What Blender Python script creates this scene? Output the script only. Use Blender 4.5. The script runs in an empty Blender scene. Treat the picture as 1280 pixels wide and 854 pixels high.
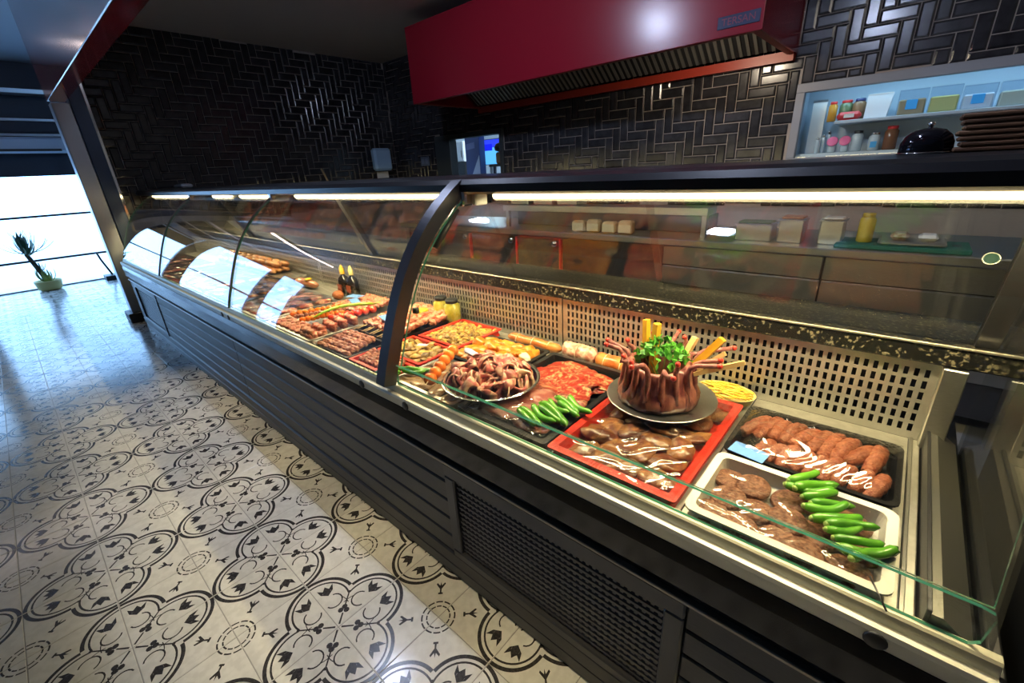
import bpy, bmesh, math, random
from mathutils import Vector, Matrix, noise
R = math.radians
PI = math.pi
random.seed(7)
scn = bpy.context.scene
COL = scn.collection

# ------------------------------------------------------------------ camera
TS = 0.22                                   # side of a floor tile
CAM = Vector((1.075, -0.304, 1.304))
YAW, PITCH, ROLL, FPX = R(42.25), R(21.71), R(3.18), 545.0
fw = Vector((-math.sin(YAW)*math.cos(PITCH), math.cos(YAW)*math.cos(PITCH), -math.sin(PITCH)))
xr = Vector((math.cos(YAW), math.sin(YAW), 0.0))
dn = fw.cross(xr)
cx = math.cos(ROLL)*xr + math.sin(ROLL)*dn
cd = -math.sin(ROLL)*xr + math.cos(ROLL)*dn
cam_d = bpy.data.cameras.new('camera')
cam_d.sensor_width = 36.0
cam_d.lens = FPX/1280*36.0
cam_d.clip_start = 0.02
cam_o = bpy.data.objects.new('camera', cam_d)
COL.objects.link(cam_o)
m3 = Matrix((cx, -cd, -fw)).transposed()
cam_o.matrix_world = Matrix.Translation(CAM) @ m3.to_4x4()
scn.camera = cam_o

# ------------------------------------------------------------------ world, exposure, large lights
scn.view_settings.view_transform = 'Standard'
scn.view_settings.look = 'None'
scn.view_settings.gamma = 1.0
scn.view_settings.use_curve_mapping = False
scn.view_settings.exposure = 0.0
w = bpy.data.worlds.new('daylight')
scn.world = w
w.use_nodes = True
bg = w.node_tree.nodes['Background']
bg.inputs[0].default_value = (0.31, 0.58, 1.0, 1)
bg.inputs[1].default_value = 6.5
cy = scn.cycles
cy.use_denoising = True
cy.max_bounces = 8
cy.diffuse_bounces = 3
cy.glossy_bounces = 4
cy.transmission_bounces = 6
cy.transparent_max_bounces = 24
cy.sample_clamp_indirect = 6.0
cy.caustics_reflective = False
cy.caustics_refractive = False

def area_light(name, loc, direction, sx, sy, energy, color, portal=False):
    l = bpy.data.lights.new(name, 'AREA')
    l.shape = 'RECTANGLE'; l.size = sx; l.size_y = sy; l.energy = energy; l.color = color
    if portal: l.cycles.is_portal = True
    o = bpy.data.objects.new(name, l); COL.objects.link(o)
    o.location = loc
    o.rotation_euler = Vector(direction).to_track_quat('-Z', 'Y').to_euler()
    return o
area_light('facade_portal', (-8.15, -.45, 1.03), (1, 0, 0), 5.0, 2.05, 1, (1, 1, 1), True)

# ------------------------------------------------------------------ helpers
class MB:
    """collects vertices and faces of ONE mesh"""
    def __init__(s): s.v = []; s.f = []; s.m = []; s.cur = 0
    def add(s, vs, fs):
        b = len(s.v); s.v += [tuple(p) for p in vs]
        for f in fs: s.f.append([b+i for i in f]); s.m.append(s.cur)
        return s
    def box(s, lo, hi, c=0.0):
        (a, b, d), (e, f, g) = lo, hi
        if c <= 0:
            vs = [(a,b,d),(e,b,d),(e,f,d),(a,f,d),(a,b,g),(e,b,g),(e,f,g),(a,f,g)]
            return s.add(vs, [(0,3,2,1),(4,5,6,7),(0,1,5,4),(1,2,6,5),(2,3,7,6),(3,0,4,7)])
        c = min(c, (e-a)/2.01, (f-b)/2.01, (g-d)/2.01)
        vs = []; idx = {}
        for ix in (0,1):
            for iy in (0,1):
                for iz in (0,1):
                    x = (a,e)[ix]; y = (b,f)[iy]; z = (d,g)[iz]
                    X = x+(c,-c)[ix]; Y = y+(c,-c)[iy]; Z = z+(c,-c)[iz]
                    for k, p in enumerate(((x,Y,Z),(X,y,Z),(X,Y,z))):
                        idx[ix,iy,iz,k] = len(vs); vs.append(p)
        fs = []
        q = lambda *t: fs.append([idx[i] for i in t])
        for i in (0,1):
            q((i,0,0,0),(i,1,0,0),(i,1,1,0),(i,0,1,0)); q((0,i,0,1),(1,i,0,1),(1,i,1,1),(0,i,1,1)); q((0,0,i,2),(1,0,i,2),(1,1,i,2),(0,1,i,2))
        for i in (0,1):
            for j in (0,1):
                q((i,j,0,0),(i,j,1,0),(i,j,1,1),(i,j,0,1)); q((i,0,j,0),(i,1,j,0),(i,1,j,2),(i,0,j,2)); q((0,i,j,1),(1,i,j,1),(1,i,j,2),(0,i,j,2))
        for i in (0,1):
            for j in (0,1):
                for k in (0,1): q((i,j,k,0),(i,j,k,1),(i,j,k,2))
        return s.add(vs, fs)
    def tube(s, pts, rad, n=10, cap=True, flat=1.0):
        pts = [Vector(p) for p in pts]
        if not hasattr(rad, '__len__'): rad = [rad]*len(pts)
        up = None; vs = []
        for i, p in enumerate(pts):
            t = (pts[min(i+1, len(pts)-1)]-pts[max(i-1, 0)]).normalized()
            if up is None:
                up = Vector((0,0,1)) if abs(t.z) < .9 else Vector((1,0,0))
            u = (up-t*up.dot(t)).normalized(); wv = t.cross(u); up = u
            for k in range(n):
                a = 2*PI*k/n
                vs.append(p+u*(math.cos(a)*rad[i]*flat)+wv*(math.sin(a)*rad[i]))
        fs = []
        for i in range(len(pts)-1):
            for k in range(n):
                fs.append((i*n+k, i*n+(k+1)%n, (i+1)*n+(k+1)%n, (i+1)*n+k))
        if cap:
            fs.append(list(range(n))[::-1]); fs.append([(len(pts)-1)*n+k for k in range(n)])
        return s.add(vs, fs)
    def lathe(s, prof, n=24, c=(0,0,0)):
        vs = []
        for r, z in prof:
            for k in range(n):
                a = 2*PI*k/n; vs.append((c[0]+r*math.cos(a), c[1]+r*math.sin(a), c[2]+z))
        fs = []
        for i in range(len(prof)-1):
            for k in range(n): fs.append((i*n+k, i*n+(k+1)%n, (i+1)*n+(k+1)%n, (i+1)*n+k))
        fs.append(list(range(n))[::-1]); fs.append([(len(prof)-1)*n+k for k in range(n)])
        return s.add(vs, fs)
    def prism(s, poly, axis, a, b):
        """poly in the two other axes (cyclic order), extruded from a to b along axis"""
        def P(u, v, t):
            return {0:(t,u,v), 1:(u,t,v), 2:(u,v,t)}[axis]
        n = len(poly)
        vs = [P(u,v,a) for u,v in poly]+[P(u,v,b) for u,v in poly]
        fs = [list(range(n))[::-1], list(range(n,2*n))]+[(i,(i+1)%n,n+(i+1)%n,n+i) for i in range(n)]
        return s.add(vs, fs)
    def grid(s, fn, nu, nv):
        vs = [fn(i/nu, j/nv) for j in range(nv+1) for i in range(nu+1)]
        fs = [(j*(nu+1)+i, j*(nu+1)+i+1, (j+1)*(nu+1)+i+1, (j+1)*(nu+1)+i) for j in range(nv) for i in range(nu)]
        return s.add(vs, fs)
    def mesh(s, name, mats, smooth=False):
        me = bpy.data.meshes.new(name)
        me.from_pydata(s.v, [], s.f)
        if not isinstance(mats, (list, tuple)): mats = [mats]
        for m in mats: me.materials.append(m)
        if len(mats) > 1: me.polygons.foreach_set('material_index', s.m)
        if smooth: me.polygons.foreach_set('use_smooth', [True]*len(me.polygons))
        bm = bmesh.new(); bm.from_mesh(me); bmesh.ops.recalc_face_normals(bm, faces=bm.faces); bm.to_mesh(me); bm.free()
        me.update()
        return me
    def build(s, name, mats, parent=None, smooth=False, **k):
        return link(name, s.mesh(name, mats, smooth), parent, **k)

def link(name, me, parent=None, loc=(0,0,0), rot=(0,0,0), scale=(1,1,1), label=None, cat=None, group=None, kind=None):
    o = bpy.data.objects.new(name, me); COL.objects.link(o)
    o.location = loc; o.rotation_euler = rot; o.scale = scale if hasattr(scale, '__len__') else (scale,)*3
    if parent: o.parent = parent
    tag(o, label, cat, group, kind)
    return o
def tag(o, label=None, cat=None, group=None, kind=None):
    if label: o['label'] = label
    if cat: o['category'] = cat
    if group: o['group'] = group
    if kind: o['kind'] = kind
def empty(name, loc, label, cat, group=None, rot=(0,0,0), kind=None):
    o = link(name, None, None, loc, rot, (1,1,1), label, cat, group, kind)
    o.empty_display_size = 0.05
    return o
def bbox(lo, hi, name, mat, parent=None, c=0.0, **k):
    return MB().box(lo, hi, c).build(name, mat, parent, **k)

# ------------------------------------------------------------------ materials
MATS = {}
def pm(name, col, col2=None, scale=20.0, rough=.5, metal=0.0, bump=0.0, bscale=None, spec=.5, coat=0.0, sss=0.0,
       ramp=(.4,.6), distort=0.0, rnd=0.0, emit=None, estr=0.0, stretch=None, alpha=None, detail=4.0, trans=0.0, ior=1.45):
    if name in MATS: return MATS[name]
    m = bpy.data.materials.new(name); m.use_nodes = True
    nt = m.node_tree; N = nt.nodes; L = nt.links
    b = N['Principled BSDF']
    b.inputs['Roughness'].default_value = rough
    b.inputs['Metallic'].default_value = metal
    b.inputs['Specular IOR Level'].default_value = spec
    b.inputs['Coat Weight'].default_value = coat
    b.inputs['Coat Roughness'].default_value = .08
    b.inputs['Transmission Weight'].default_value = trans
    b.inputs['IOR'].default_value = ior
    if sss:
        b.inputs['Subsurface Weight'].default_value = sss
        b.inputs['Subsurface Radius'].default_value = (.012, .004, .002)
        b.inputs['Subsurface Scale'].default_value = 0.6
    b.inputs['Base Color'].default_value = (*col, 1)
    if emit:
        b.inputs['Emission Color'].default_value = (*emit, 1); b.inputs['Emission Strength'].default_value = estr
    vec = None
    if col2 or bump:
        tc = N.new('ShaderNodeTexCoord'); vec = tc.outputs['Object']
        if rnd or True:
            oi = N.new('ShaderNodeObjectInfo'); ad = N.new('ShaderNodeVectorMath'); ad.operation = 'ADD'
            sc = N.new('ShaderNodeVectorMath'); sc.operation = 'SCALE'; sc.inputs[3].default_value = 7.0
            cb = N.new('ShaderNodeCombineXYZ')
            for i in range(3): L.new(oi.outputs['Random'], cb.inputs[i])
            L.new(cb.outputs[0], sc.inputs[0]); L.new(vec, ad.inputs[0]); L.new(sc.outputs[0], ad.inputs[1]); vec = ad.outputs[0]
        if stretch:
            mp = N.new('ShaderNodeMapping'); mp.inputs['Scale'].default_value = stretch
            L.new(vec, mp.inputs[0]); vec = mp.outputs[0]
    colout = None
    if col2:
        nz = N.new('ShaderNodeTexNoise'); nz.inputs['Scale'].default_value = scale
        nz.inputs['Detail'].default_value = detail; nz.inputs['Distortion'].default_value = distort
        L.new(vec, nz.inputs['Vector'])
        rp = N.new('ShaderNodeValToRGB'); rp.color_ramp.elements[0].position = ramp[0]; rp.color_ramp.elements[1].position = ramp[1]
        rp.color_ramp.elements[0].color = (*col, 1); rp.color_ramp.elements[1].color = (*col2, 1)
        L.new(nz.outputs[0], rp.inputs[0]); colout = rp.outputs[0]
    if rnd:
        oi2 = N.new('ShaderNodeObjectInfo'); hs = N.new('ShaderNodeHueSaturation')
        mr = N.new('ShaderNodeMapRange'); mr.inputs[3].default_value = 1-rnd; mr.inputs[4].default_value = 1+rnd
        L.new(oi2.outputs['Random'], mr.inputs[0]); L.new(mr.outputs[0], hs.inputs['Value'])
        if colout: L.new(colout, hs.inputs['Color'])
        else: hs.inputs['Color'].default_value = (*col, 1)
        colout = hs.outputs[0]
    if colout: L.new(colout, b.inputs['Base Color'])
    if bump:
        nb = N.new('ShaderNodeTexNoise'); nb.inputs['Scale'].default_value = bscale or scale*1.6; nb.inputs['Detail'].default_value = 4
        L.new(vec, nb.inputs['Vector'])
        bp = N.new('ShaderNodeBump'); bp.inputs['Strength'].default_value = bump; bp.inputs['Distance'].default_value = .004
        L.new(nb.outputs[0], bp.inputs['Height']); L.new(bp.outputs[0], b.inputs['Normal'])
    MATS[name] = m
    return m

def pane(name, tint=(1,1,1), refl=1.0, base=0.0, rough=0.0, bump=0.0, bscale=40.0, stretch=(1,1,1), ior=1.5):
    """thin sheet of glass or film: clear with a mirror share that follows Fresnel"""
    if name in MATS: return MATS[name]
    m = bpy.data.materials.new(name); m.use_nodes = True
    nt = m.node_tree; N = nt.nodes; L = nt.links; N.remove(N['Principled BSDF'])
    out = N['Material Output']
    t = N.new('ShaderNodeBsdfTransparent'); t.inputs[0].default_value = (*tint, 1)
    g = N.new('ShaderNodeBsdfGlossy'); g.inputs['Roughness'].default_value = rough
    fr = N.new('ShaderNodeFresnel'); ge = N.new('ShaderNodeNewGeometry'); mr = N.new('ShaderNodeMapRange')
    mr.inputs[3].default_value = ior; mr.inputs[4].default_value = 1/ior      # same share from either side of the sheet
    L.new(ge.outputs['Backfacing'], mr.inputs[0]); L.new(mr.outputs[0], fr.inputs[0])
    mu = N.new('ShaderNodeMath'); mu.operation = 'MULTIPLY_ADD'; mu.inputs[1].default_value = refl; mu.inputs[2].default_value = base; mu.use_clamp = True
    mx = N.new('ShaderNodeMixShader')
    L.new(fr.outputs[0], mu.inputs[0]); L.new(mu.outputs[0], mx.inputs[0]); L.new(t.outputs[0], mx.inputs[1]); L.new(g.outputs[0], mx.inputs[2])
    L.new(mx.outputs[0], out.inputs[0])
    if bump:
        tc = N.new('ShaderNodeTexCoord'); mp = N.new('ShaderNodeMapping'); mp.inputs['Scale'].default_value = stretch
        nb = N.new('ShaderNodeTexNoise'); nb.inputs['Scale'].default_value = bscale; nb.inputs['Detail'].default_value = 3
        bp = N.new('ShaderNodeBump'); bp.inputs['Strength'].default_value = bump; bp.inputs['Distance'].default_value = .003
        L.new(tc.outputs['Object'], mp.inputs[0]); L.new(mp.outputs[0], nb.inputs['Vector']); L.new(nb.outputs[0], bp.inputs['Height'])
        L.new(bp.outputs[0], g.inputs['Normal']); L.new(bp.outputs[0], fr.inputs['Normal'])
    MATS[name] = m
    return m
def glow(name, col, s):
    m = bpy.data.materials.new(name); m.use_nodes = True
    N = m.node_tree.nodes; N.remove(N['Principled BSDF'])
    e = N.new('ShaderNodeEmission'); e.inputs[0].default_value = (*col, 1); e.inputs[1].default_value = s
    m.node_tree.links.new(e.outputs[0], N['Material Output'].inputs[0])
    return m

M_tile = pm('cement_tile', (.78,.77,.74), (.70,.69,.66), 9, rough=.16, rnd=.03)
M_ink = pm('tile_ink', (.035,.033,.035), (.06,.055,.055), 30, rough=.22)
M_grout = pm('floor_grout', (.33,.32,.31), rough=.8)
M_wtile = pm('black_wall_tile', (.016,.016,.019), (.026,.026,.030), 14, rough=.2, rnd=.25)
M_wgrout = pm('wall_grout', (.30,.26,.23), rough=.85)
M_ceil = pm('ceiling_paint', (.50,.46,.42), rough=.9)
M_ceil2 = pm('soffit_paint', (.30,.36,.45), rough=.45)
M_red = pm('red_sheet_metal', (.26,.010,.022), rough=.23)
M_reddark = pm('red_rim_metal', (.30,.03,.015), rough=.4)
M_steel = pm('brushed_steel', (.62,.61,.58), (.52,.51,.48), 60, rough=.32, metal=1.0, stretch=(1,30,30))
M_deck = pm('deck_steel', (.66,.64,.58), (.58,.56,.50), 40, rough=.42, metal=.85)
M_steeldark = pm('dark_steel', (.10,.10,.11), rough=.35, metal=.9)
M_chrome = pm('chrome', (.8,.8,.8), rough=.08, metal=1.0)
M_slat = pm('anthracite_slat', (.035,.036,.042), (.045,.046,.052), 30, rough=.42, stretch=(1,20,20))
M_frame = pm('anthracite_frame', (.045,.046,.054), rough=.35)
M_black = pm('black_gloss', (.005,.005,.007), rough=.14, spec=.35)
M_blackmat = pm('black_plastic', (.012,.012,.013), rough=.45)
M_canopy = pm('canopy_black', (.016,.016,.018), rough=.3)
M_granite = pm('speckled_granite', (.007,.007,.006), (.17,.15,.10), 120, rough=.35, ramp=(.56,.64), spec=.3)
M_alu = pm('aluminium', (.50,.53,.58), rough=.28, metal=.9)
M_white = pm('white_plastic', (.75,.75,.72), rough=.4)
M_wood = pm('stained_wood', (.10,.045,.02), (.17,.08,.035), 8, rough=.6, stretch=(2,2,40), rnd=.2)
M_stick = pm('bamboo_stick', (.62,.42,.18), (.52,.33,.13), 40, rough=.6)
M_glass = pane('clear_glass', (.97,.985,.975), 1.0)
M_curved = pane('curved_glass', (.97,.98,.975), 1.25, .01)
M_rear = pane('rear_glass', (.93,.94,.92), 1.15, .0)
M_shop = pane('shop_glass', (.97,.99,1.0), .6)
M_film = pane('cling_film', (.97,.97,.96), 1.8, .05, .10)
M_edge = pm('green_glass_edge', (.05,.22,.14), rough=.1, coat=1.0)
M_redtray = pm('red_plastic', (.62,.03,.015), rough=.3, coat=.4)
M_label = pm('blue_card', (.16,.35,.80), rough=.3)
M_led = glow('led_warm', (1.0,.80,.42), 14.0)

# ------------------------------------------------------------------ floor
def arc(mb, c, r, wd, a0, a1, n, z):
    vs = []
    for i in range(n+1):
        a = a0+(a1-a0)*i/n
        for q in (r-wd/2, r+wd/2): vs.append((c[0]+q*math.cos(a), c[1]+q*math.sin(a), z))
    mb.add(vs, [(2*i, 2*i+1, 2*i+3, 2*i+2) for i in range(n)])
def poly(mb, pts, z): mb.add([(x, y, z) for x, y in pts], [list(range(len(pts)))])
def stamp(mb, shape, c, ang, s, z, mirror=False):
    """several convex pieces rotated, scaled and moved"""
    for pc in shape:
        out = []
        for x, y in pc:
            if mirror: y = -y
            out.append((c[0]+s*(x*math.cos(ang)-y*math.sin(ang)), c[1]+s*(x*math.sin(ang)+y*math.cos(ang))))
        poly(mb, out, z)
tulip = [[(-.5,0),(-.2,-.36),(.25,-.34),(.25,.34),(-.2,.36)], [(.05,-.36),(.25,-.30),(.62,-.72),(.20,-.62)], [(.05,.36),(.25,.30),(.62,.72),(.20,.62)],
         [(.22,-.30),(.66,0),(.22,.30)], [(-.2,-.36),(.05,-.36),(.20,-.62),(-.05,-.55)], [(-.2,.36),(.05,.36),(.20,.62),(-.05,.55)]]
club = [[(math.cos(k*PI/4)*.42+a, math.sin(k*PI/4)*.42+b) for k in range(8)] for a, b in ((.45,0),(-.1,.42),(-.1,-.42))]
fleur = [[(-.9,-.12),(.2,-.09),(.2,.09),(-.9,.12)], [(-.25,-.1),(.5,-.62),(.72,-.5),(.1,.05)], [(-.25,.1),(.5,.62),(.72,.5),(.1,-.05)], [(.1,-.14),(.85,0),(.1,.14)], [(-1.0,-.3),(-.75,-.3),(-.75,.3),(-1.0,.3)]]
def tile_mesh():
    mb = MB(); g = .0045; c = .006; t = 1-g
    # slab with softened edge, unit side, top at z = 0
    vs = []
    for q, z in ((0, -.03), (0, -.006), (c, 0)):
        vs += [(g+q, g+q, z), (t-q, g+q, z), (t-q, t-q, z), (g+q, t-q, z)]
    mb.add(vs, [(8,9,10,11)]+[(i, (i+1)%4, 4+(i+1)%4, 4+i) for i in range(4)]+[(4+i, 4+(i+1)%4, 8+(i+1)%4, 8+i) for i in range(4)])
    mb.cur = 1; z = .0016; e = .012
    for sw in (False, True):
        f = (lambda p: (p[1], p[0])) if sw else (lambda p: p)
        A = (lambda a: PI/2-a) if sw else (lambda a: a)
        arc(mb, f((.5,0)), .472, .050, A(e*2), A(R(91)), 14, z)
        arc(mb, f((.5,0)), .398, .026, A(e*2), A(R(106)), 12, z)
        arc(mb, f((.435,.165)), .118, .020, A(R(20)), A(R(255)), 12, z)
        stamp(mb, tulip, f((.66,.165)), A(R(10)), .165, z, sw)
        arc(mb, f((.30,.0)), .30, .012, A(R(70)), A(R(100)), 4, z)
    stamp(mb, club, (.19,.19), R(225)+PI, .10, z)
    poly(mb, [(.22,.235),(.235,.22),(.42,.405),(.405,.42)], z); poly(mb, [(.02,.04),(.04,.02),(.16,.145),(.145,.16)], z)
    for k in range(3):
        a0 = PI+k*R(30)+R(3); a1 = PI+(k+1)*R(30)-R(3)
        arc(mb, (1,1), .235, .022, a0, a1, 4, z); arc(mb, (1,1), .165, .020, a0, a1, 4, z)
    stamp(mb, fleur, (.665,.665), R(225), .115, z)
    me = mb.mesh('floor_tile', [M_tile, M_ink])
    return me
TILE = tile_mesh()
X0, X1, Y0, Y1 = -38, 9, -17, 3        # tile index range
floor = bbox((-8.3, -3.9, -.08), (3.2, 4.0, -.0015), 'floor', M_grout, kind='structure')
def project(p):
    d = Vector(p)-CAM
    zc = d.dot(fw)
    if zc < .05: return None
    return 640+FPX*d.dot(cx)/zc, 427+FPX*d.dot(cd)/zc, zc
tiles = []
for i in range(X0, X1):
    for j in range(Y0, Y1):
        c = ((i+.5)*TS, (j+.5)*TS, 0)
        q = project(c)
        vis = q and -90 < q[0] < 1370 and 0 < q[1] < 950
        # the quatrefoil corner lies on even lattice points
        qi = i if i % 2 == 0 else i+1; qj = j if j % 2 == 0 else j+1
        dx, dy = (1 if qi == i else -1), (1 if qj == j else -1)
        ang = {(1,1): 0, (-1,1): PI/2, (-1,-1): PI, (1,-1): 3*PI/2}[dx, dy]
        tiles.append((0 if vis else 1, (Vector(c)-CAM).length, qi, qj, ang))
tiles.sort()
rest = []
for n, (v, d, qi, qj, ang) in enumerate(tiles):
    if n < 300 and v == 0:
        link('floor_tile', TILE, floor, (qi*TS, qj*TS, 0), (0,0,ang), TS)
    else: rest.append((qi, qj, ang))
mb = MB()
tv = [v.co.copy() for v in TILE.vertices]; tf = [tuple(p.vertices) for p in TILE.polygons]; tm = [p.material_index for p in TILE.polygons]
for qi, qj, ang in rest:
    c, s = math.cos(ang), math.sin(ang)
    mb.add([((qi+v.x*c-v.y*s)*TS, (qj+v.x*s+v.y*c)*TS, v.z*TS) for v in tv], []); b = len(mb.v)-len(tv)
    for f, mi in zip(tf, tm): mb.f.append([b+k for k in f]); mb.m.append(mi)
mb.build('floor_tiles_beyond', [M_tile, M_ink], floor, kind='stuff')
bbox((-30, -25, -.12), (-8.3, 25, -.04), 'pavement', pm('pavement', (.85,.85,.84), (.80,.80,.79), 3, rough=.8), kind='structure')

# ------------------------------------------------------------------ tiled walls
LW, WW = .20, .078
def wtile_mesh(name, l, h):
    mb = MB(); g = .003; b = .011
    vs = []
    for q, z in ((0, 0), (0, .004), (b, .010)):
        vs += [(g+q, g+q, z), (l-g-q, g+q, z), (l-g-q, h-g-q, z), (g+q, h-g-q, z)]
    mb.add(vs, [(8,9,10,11)]+[(i, (i+1)%4, 4+(i+1)%4, 4+i) for i in range(4)]+[(4+i, 4+(i+1)%4, 8+(i+1)%4, 8+i) for i in range(4)])
    return mb.mesh(name, M_wtile)
WCACHE = {}
def wtile(l, h):
    k = (round(l, 3), round(h, 3))
    if k not in WCACHE: WCACHE[k] = wtile_mesh('wall_tile', *k)
    return WCACHE[k]
def herringbone(parent, rot, origin, umax, vmax, holes, score):
    """origin + u along the wall + v up; rot turns local xyz (u, v, out) to world; tiles are cut at edges and openings"""
    items = []
    rng = range(-70, 95)
    for a in rng:
        for b in rng:
            u = a*WW+b*LW; v = a*WW-b*LW            # lattice (W,W) and (L,-L)
            for du, dv, l, h in ((0, 0, LW, WW), (LW, WW-LW, WW, LW)):
                r = [max(0, u+du), max(0, v+dv), min(umax, u+du+l), min(vmax, v+dv+h)]
                if r[2]-r[0] < .03 or r[3]-r[1] < .03: continue
                for h0, h1, k0, k1 in holes:
                    if r[2] > h0 and r[0] < h1 and r[3] > k0 and r[1] < k1:
                        opts = [[r[0], r[1], min(r[2], h0), r[3]], [max(r[0], h1), r[1], r[2], r[3]], [r[0], r[1], r[2], min(r[3], k0)], [r[0], max(r[1], k1), r[2], r[3]]]
                        r = max(opts, key=lambda q: max(0, q[2]-q[0])*max(0, q[3]-q[1]))
                if r[2]-r[0] < .03 or r[3]-r[1] < .03: continue
                items.append((score((r[0]+r[2])/2, (r[1]+r[3])/2), r))
    items.sort(key=lambda t: t[0])
    mb = MB()
    for n, (s, r) in enumerate(items):
        p = Vector(origin)+rot @ Vector((r[0], r[1], 0)); me = wtile(r[2]-r[0], r[3]-r[1])
        if n < 300: link('wall_tile', me, parent, p, rot.to_euler())
        else: mb.add([p+rot @ q.co for q in me.vertices], [tuple(f.vertices) for f in me.polygons])
    if mb.v: mb.build('wall_tiles_beyond', M_wtile, parent, kind='stuff')
XL, YB, ZC = -4.9, 3.9, 2.75
def sc_fn(rot, org):
    def f(u, v):
        p = Vector(org)+rot @ Vector((u, v, 0)); q = project(p)
        d = (p-CAM).length
        if not q or not (-30 < q[0] < 1310 and -30 < q[1] < 235): return 100+d
        return d
    return f
wl = bbox((XL-.15, .50, -.05), (XL, YB+.2, ZC+.1), 'wall_left', M_wgrout, kind='structure')
rl = Matrix(((0,0,1),(1,0,0),(0,1,0)))          # u -> +Y, v -> +Z, out -> +X
ol = (XL, .50, .90)
herringbone(wl, rl, ol, YB-.50, ZC-.90, [], sc_fn(rl, ol))
HX0, HX1, HZ0, HZ1 = -3.93, -2.70, 1.10, 1.74      # hatch
KX0, KX1, KZ0, KZ1 = .262, 1.95, 1.20, 1.765       # recessed shelf unit
mb = MB()
wy0, wy1 = YB, YB+.12
mb.box((XL-.15, wy0, -.05), (HX0, wy1, ZC+.1)); mb.box((HX1, wy0, -.05), (KX0, wy1, ZC+.1)); mb.box((KX1, wy0, -.05), (3.2, wy1, ZC+.1))
for a, b, z0, z1 in ((HX0, HX1, HZ0, HZ1), (KX0, KX1, KZ0, KZ1)):
    mb.box((a, wy0, -.05), (b, wy1, z0)); mb.box((a, wy0, z1), (b, wy1, ZC+.1))
wb = mb.build('wall_back', M_wgrout, kind='structure')
rb = Matrix(((1,0,0),(0,0,-1),(0,1,0)))         # u -> +X, v -> +Z, out -> -Y
ob = (XL+.01, YB, .90)
hole = lambda a, b, c, d: (a-ob[0], b-ob[0], c-ob[2], d-ob[2])
herringbone(wb, rb, ob, 6.9, ZC-.90, [hole(HX0, HX1, HZ0, HZ1), hole(KX0, KX1, KZ0, KZ1)], sc_fn(rb, ob))
bbox((3.05, -3.9, -.05), (3.2, YB+.1, 2.95), 'wall_right', pm('plaster', (.30,.29,.28), rough=.8), kind='structure')
# front wall behind the viewer
P = pm('plaster', (.3,.29,.28))
bbox((-8.3, -4.05, -.05), (3.2, -3.9, 2.95), 'wall_front', P, kind='structure')
# ceilings
bbox((XL-.15, .42, ZC), (3.2, YB+.2, ZC+.1), 'ceiling', M_ceil, kind='structure')
bbox((-8.5, -4.05, 2.95), (3.2, .42, 3.05), 'ceiling_shop', M_ceil2, kind='structure')
bbox((-8.5, .42, 2.95), (XL-.15, 2.2, 3.05), 'ceiling_lobby', M_ceil2, kind='structure')
bbox((-8.5, 2.1, -.05), (XL-.15, 2.25, 3.0), 'wall_lobby', P, kind='structure')
# red fascia above the counter
tr = bbox((-4.80, .30, 2.05), (3.05, .42, 2.95), 'trim_1', pm('red_fascia', (.20,.012,.022), rough=.18, coat=.6), c=.004, kind='structure')
# steel column at the end of the counter
co = empty('column', (-4.88, .42, 0), 'slim blue-grey steel column under the red fascia beside the tiled wall', 'column')
bbox((-.10, -.10, .1), (.06, .03, 2.05), 'front_face', M_alu, co, c=.006)
bbox((-.10, .03, .1), (.07, .15, 2.6), 'side_face', pm('blue_grey_metal', (.06,.085,.14), rough=.3, metal=.5), co, c=.006)
bbox((-.14, -.14, -.0015), (.11, .13, .10), 'base_shoe', M_blackmat, co, c=.008)
bbox((.06, .135, .9), (.085, .16, 2.4), 'corner_strip', M_chrome, co, c=.003)

# ------------------------------------------------------------------ shop front at the far end
XF = -8.3
mb = MB()
mb.box((XF-.1, -.8, 1.54), (XF, 2.2, 1.80)); mb.box((XF-.1, -.8, 2.10), (XF, 2.2, 2.95))
mb.box((XF-.05, -.8, 1.80), (XF-.01, 2.2, 2.10)); mb.box((XF-.1, -4.05, 2.05), (XF, -.8, 2.95)); mb.box((XF-.1, -4.05, -.05), (XF, -2.95, 2.05))
for y in (-1.08, -2.45): mb.box((XF-.1, y, -.05), (XF, y+.26, 2.05))
wf = mb.build('wall_facade', pm('blue_grey_header', (.035,.045,.07), rough=.5), kind='structure')
bbox((XF, -.8, 2.05), (XF+.03, 2.1, 2.08), 'trim_2', M_alu, kind='structure')
bbox((XF, -3.9, 2.24), (XF+.03, 2.1, 2.27), 'trim_3', M_alu, kind='structure')
bbox((XF, -3.9, 2.55), (XF+.25, 2.1, 2.60), 'trim_4', M_alu, kind='structure')
mb = MB()
for z in (.39, .99): mb.box((XF-.07, -2.94, z), (XF-.02, 2.1, z+.03))
for y in (-2.94, 1.0, 2.05): mb.box((XF-.07, y, 0), (XF-.02, y+.05, 1.54))
mb.box((XF-.07, -2.94, -.04), (XF-.02, 2.1, .015))
wn = mb.build('window_1', M_steeldark, kind='structure')
for a, b, z in ((-2.94, -2.46, 2.05), (-2.18, -1.09, 2.05), (-.81, 1.0, 1.54), (1.05, 2.05, 1.54)): bbox((XF-.048, a, .02), (XF-.042, b, z), 'pane', M_shop, wn)
sb = empty('air_curtain', (XF+.02, 0, 1.83), 'pale blue horizontal air curtain unit under the shop front header', 'air curtain')
bbox((0, -.75, .0), (.16, .70, .20), 'housing', pm('pale_blue_enamel', (.45,.58,.75), rough=.35), sb, c=.03)
bbox((.16, -.7, .02), (.165, .6, .05), 'outlet_grille', M_frame, sb)
dp = empty('door_post', (XF+.12, .62, 0), 'dark post on a low block beside the shop front glass', 'post')
bbox((-.12, -.10, -.0015), (.15, .12, .07), 'block', M_blackmat, dp, c=.006)
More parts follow.
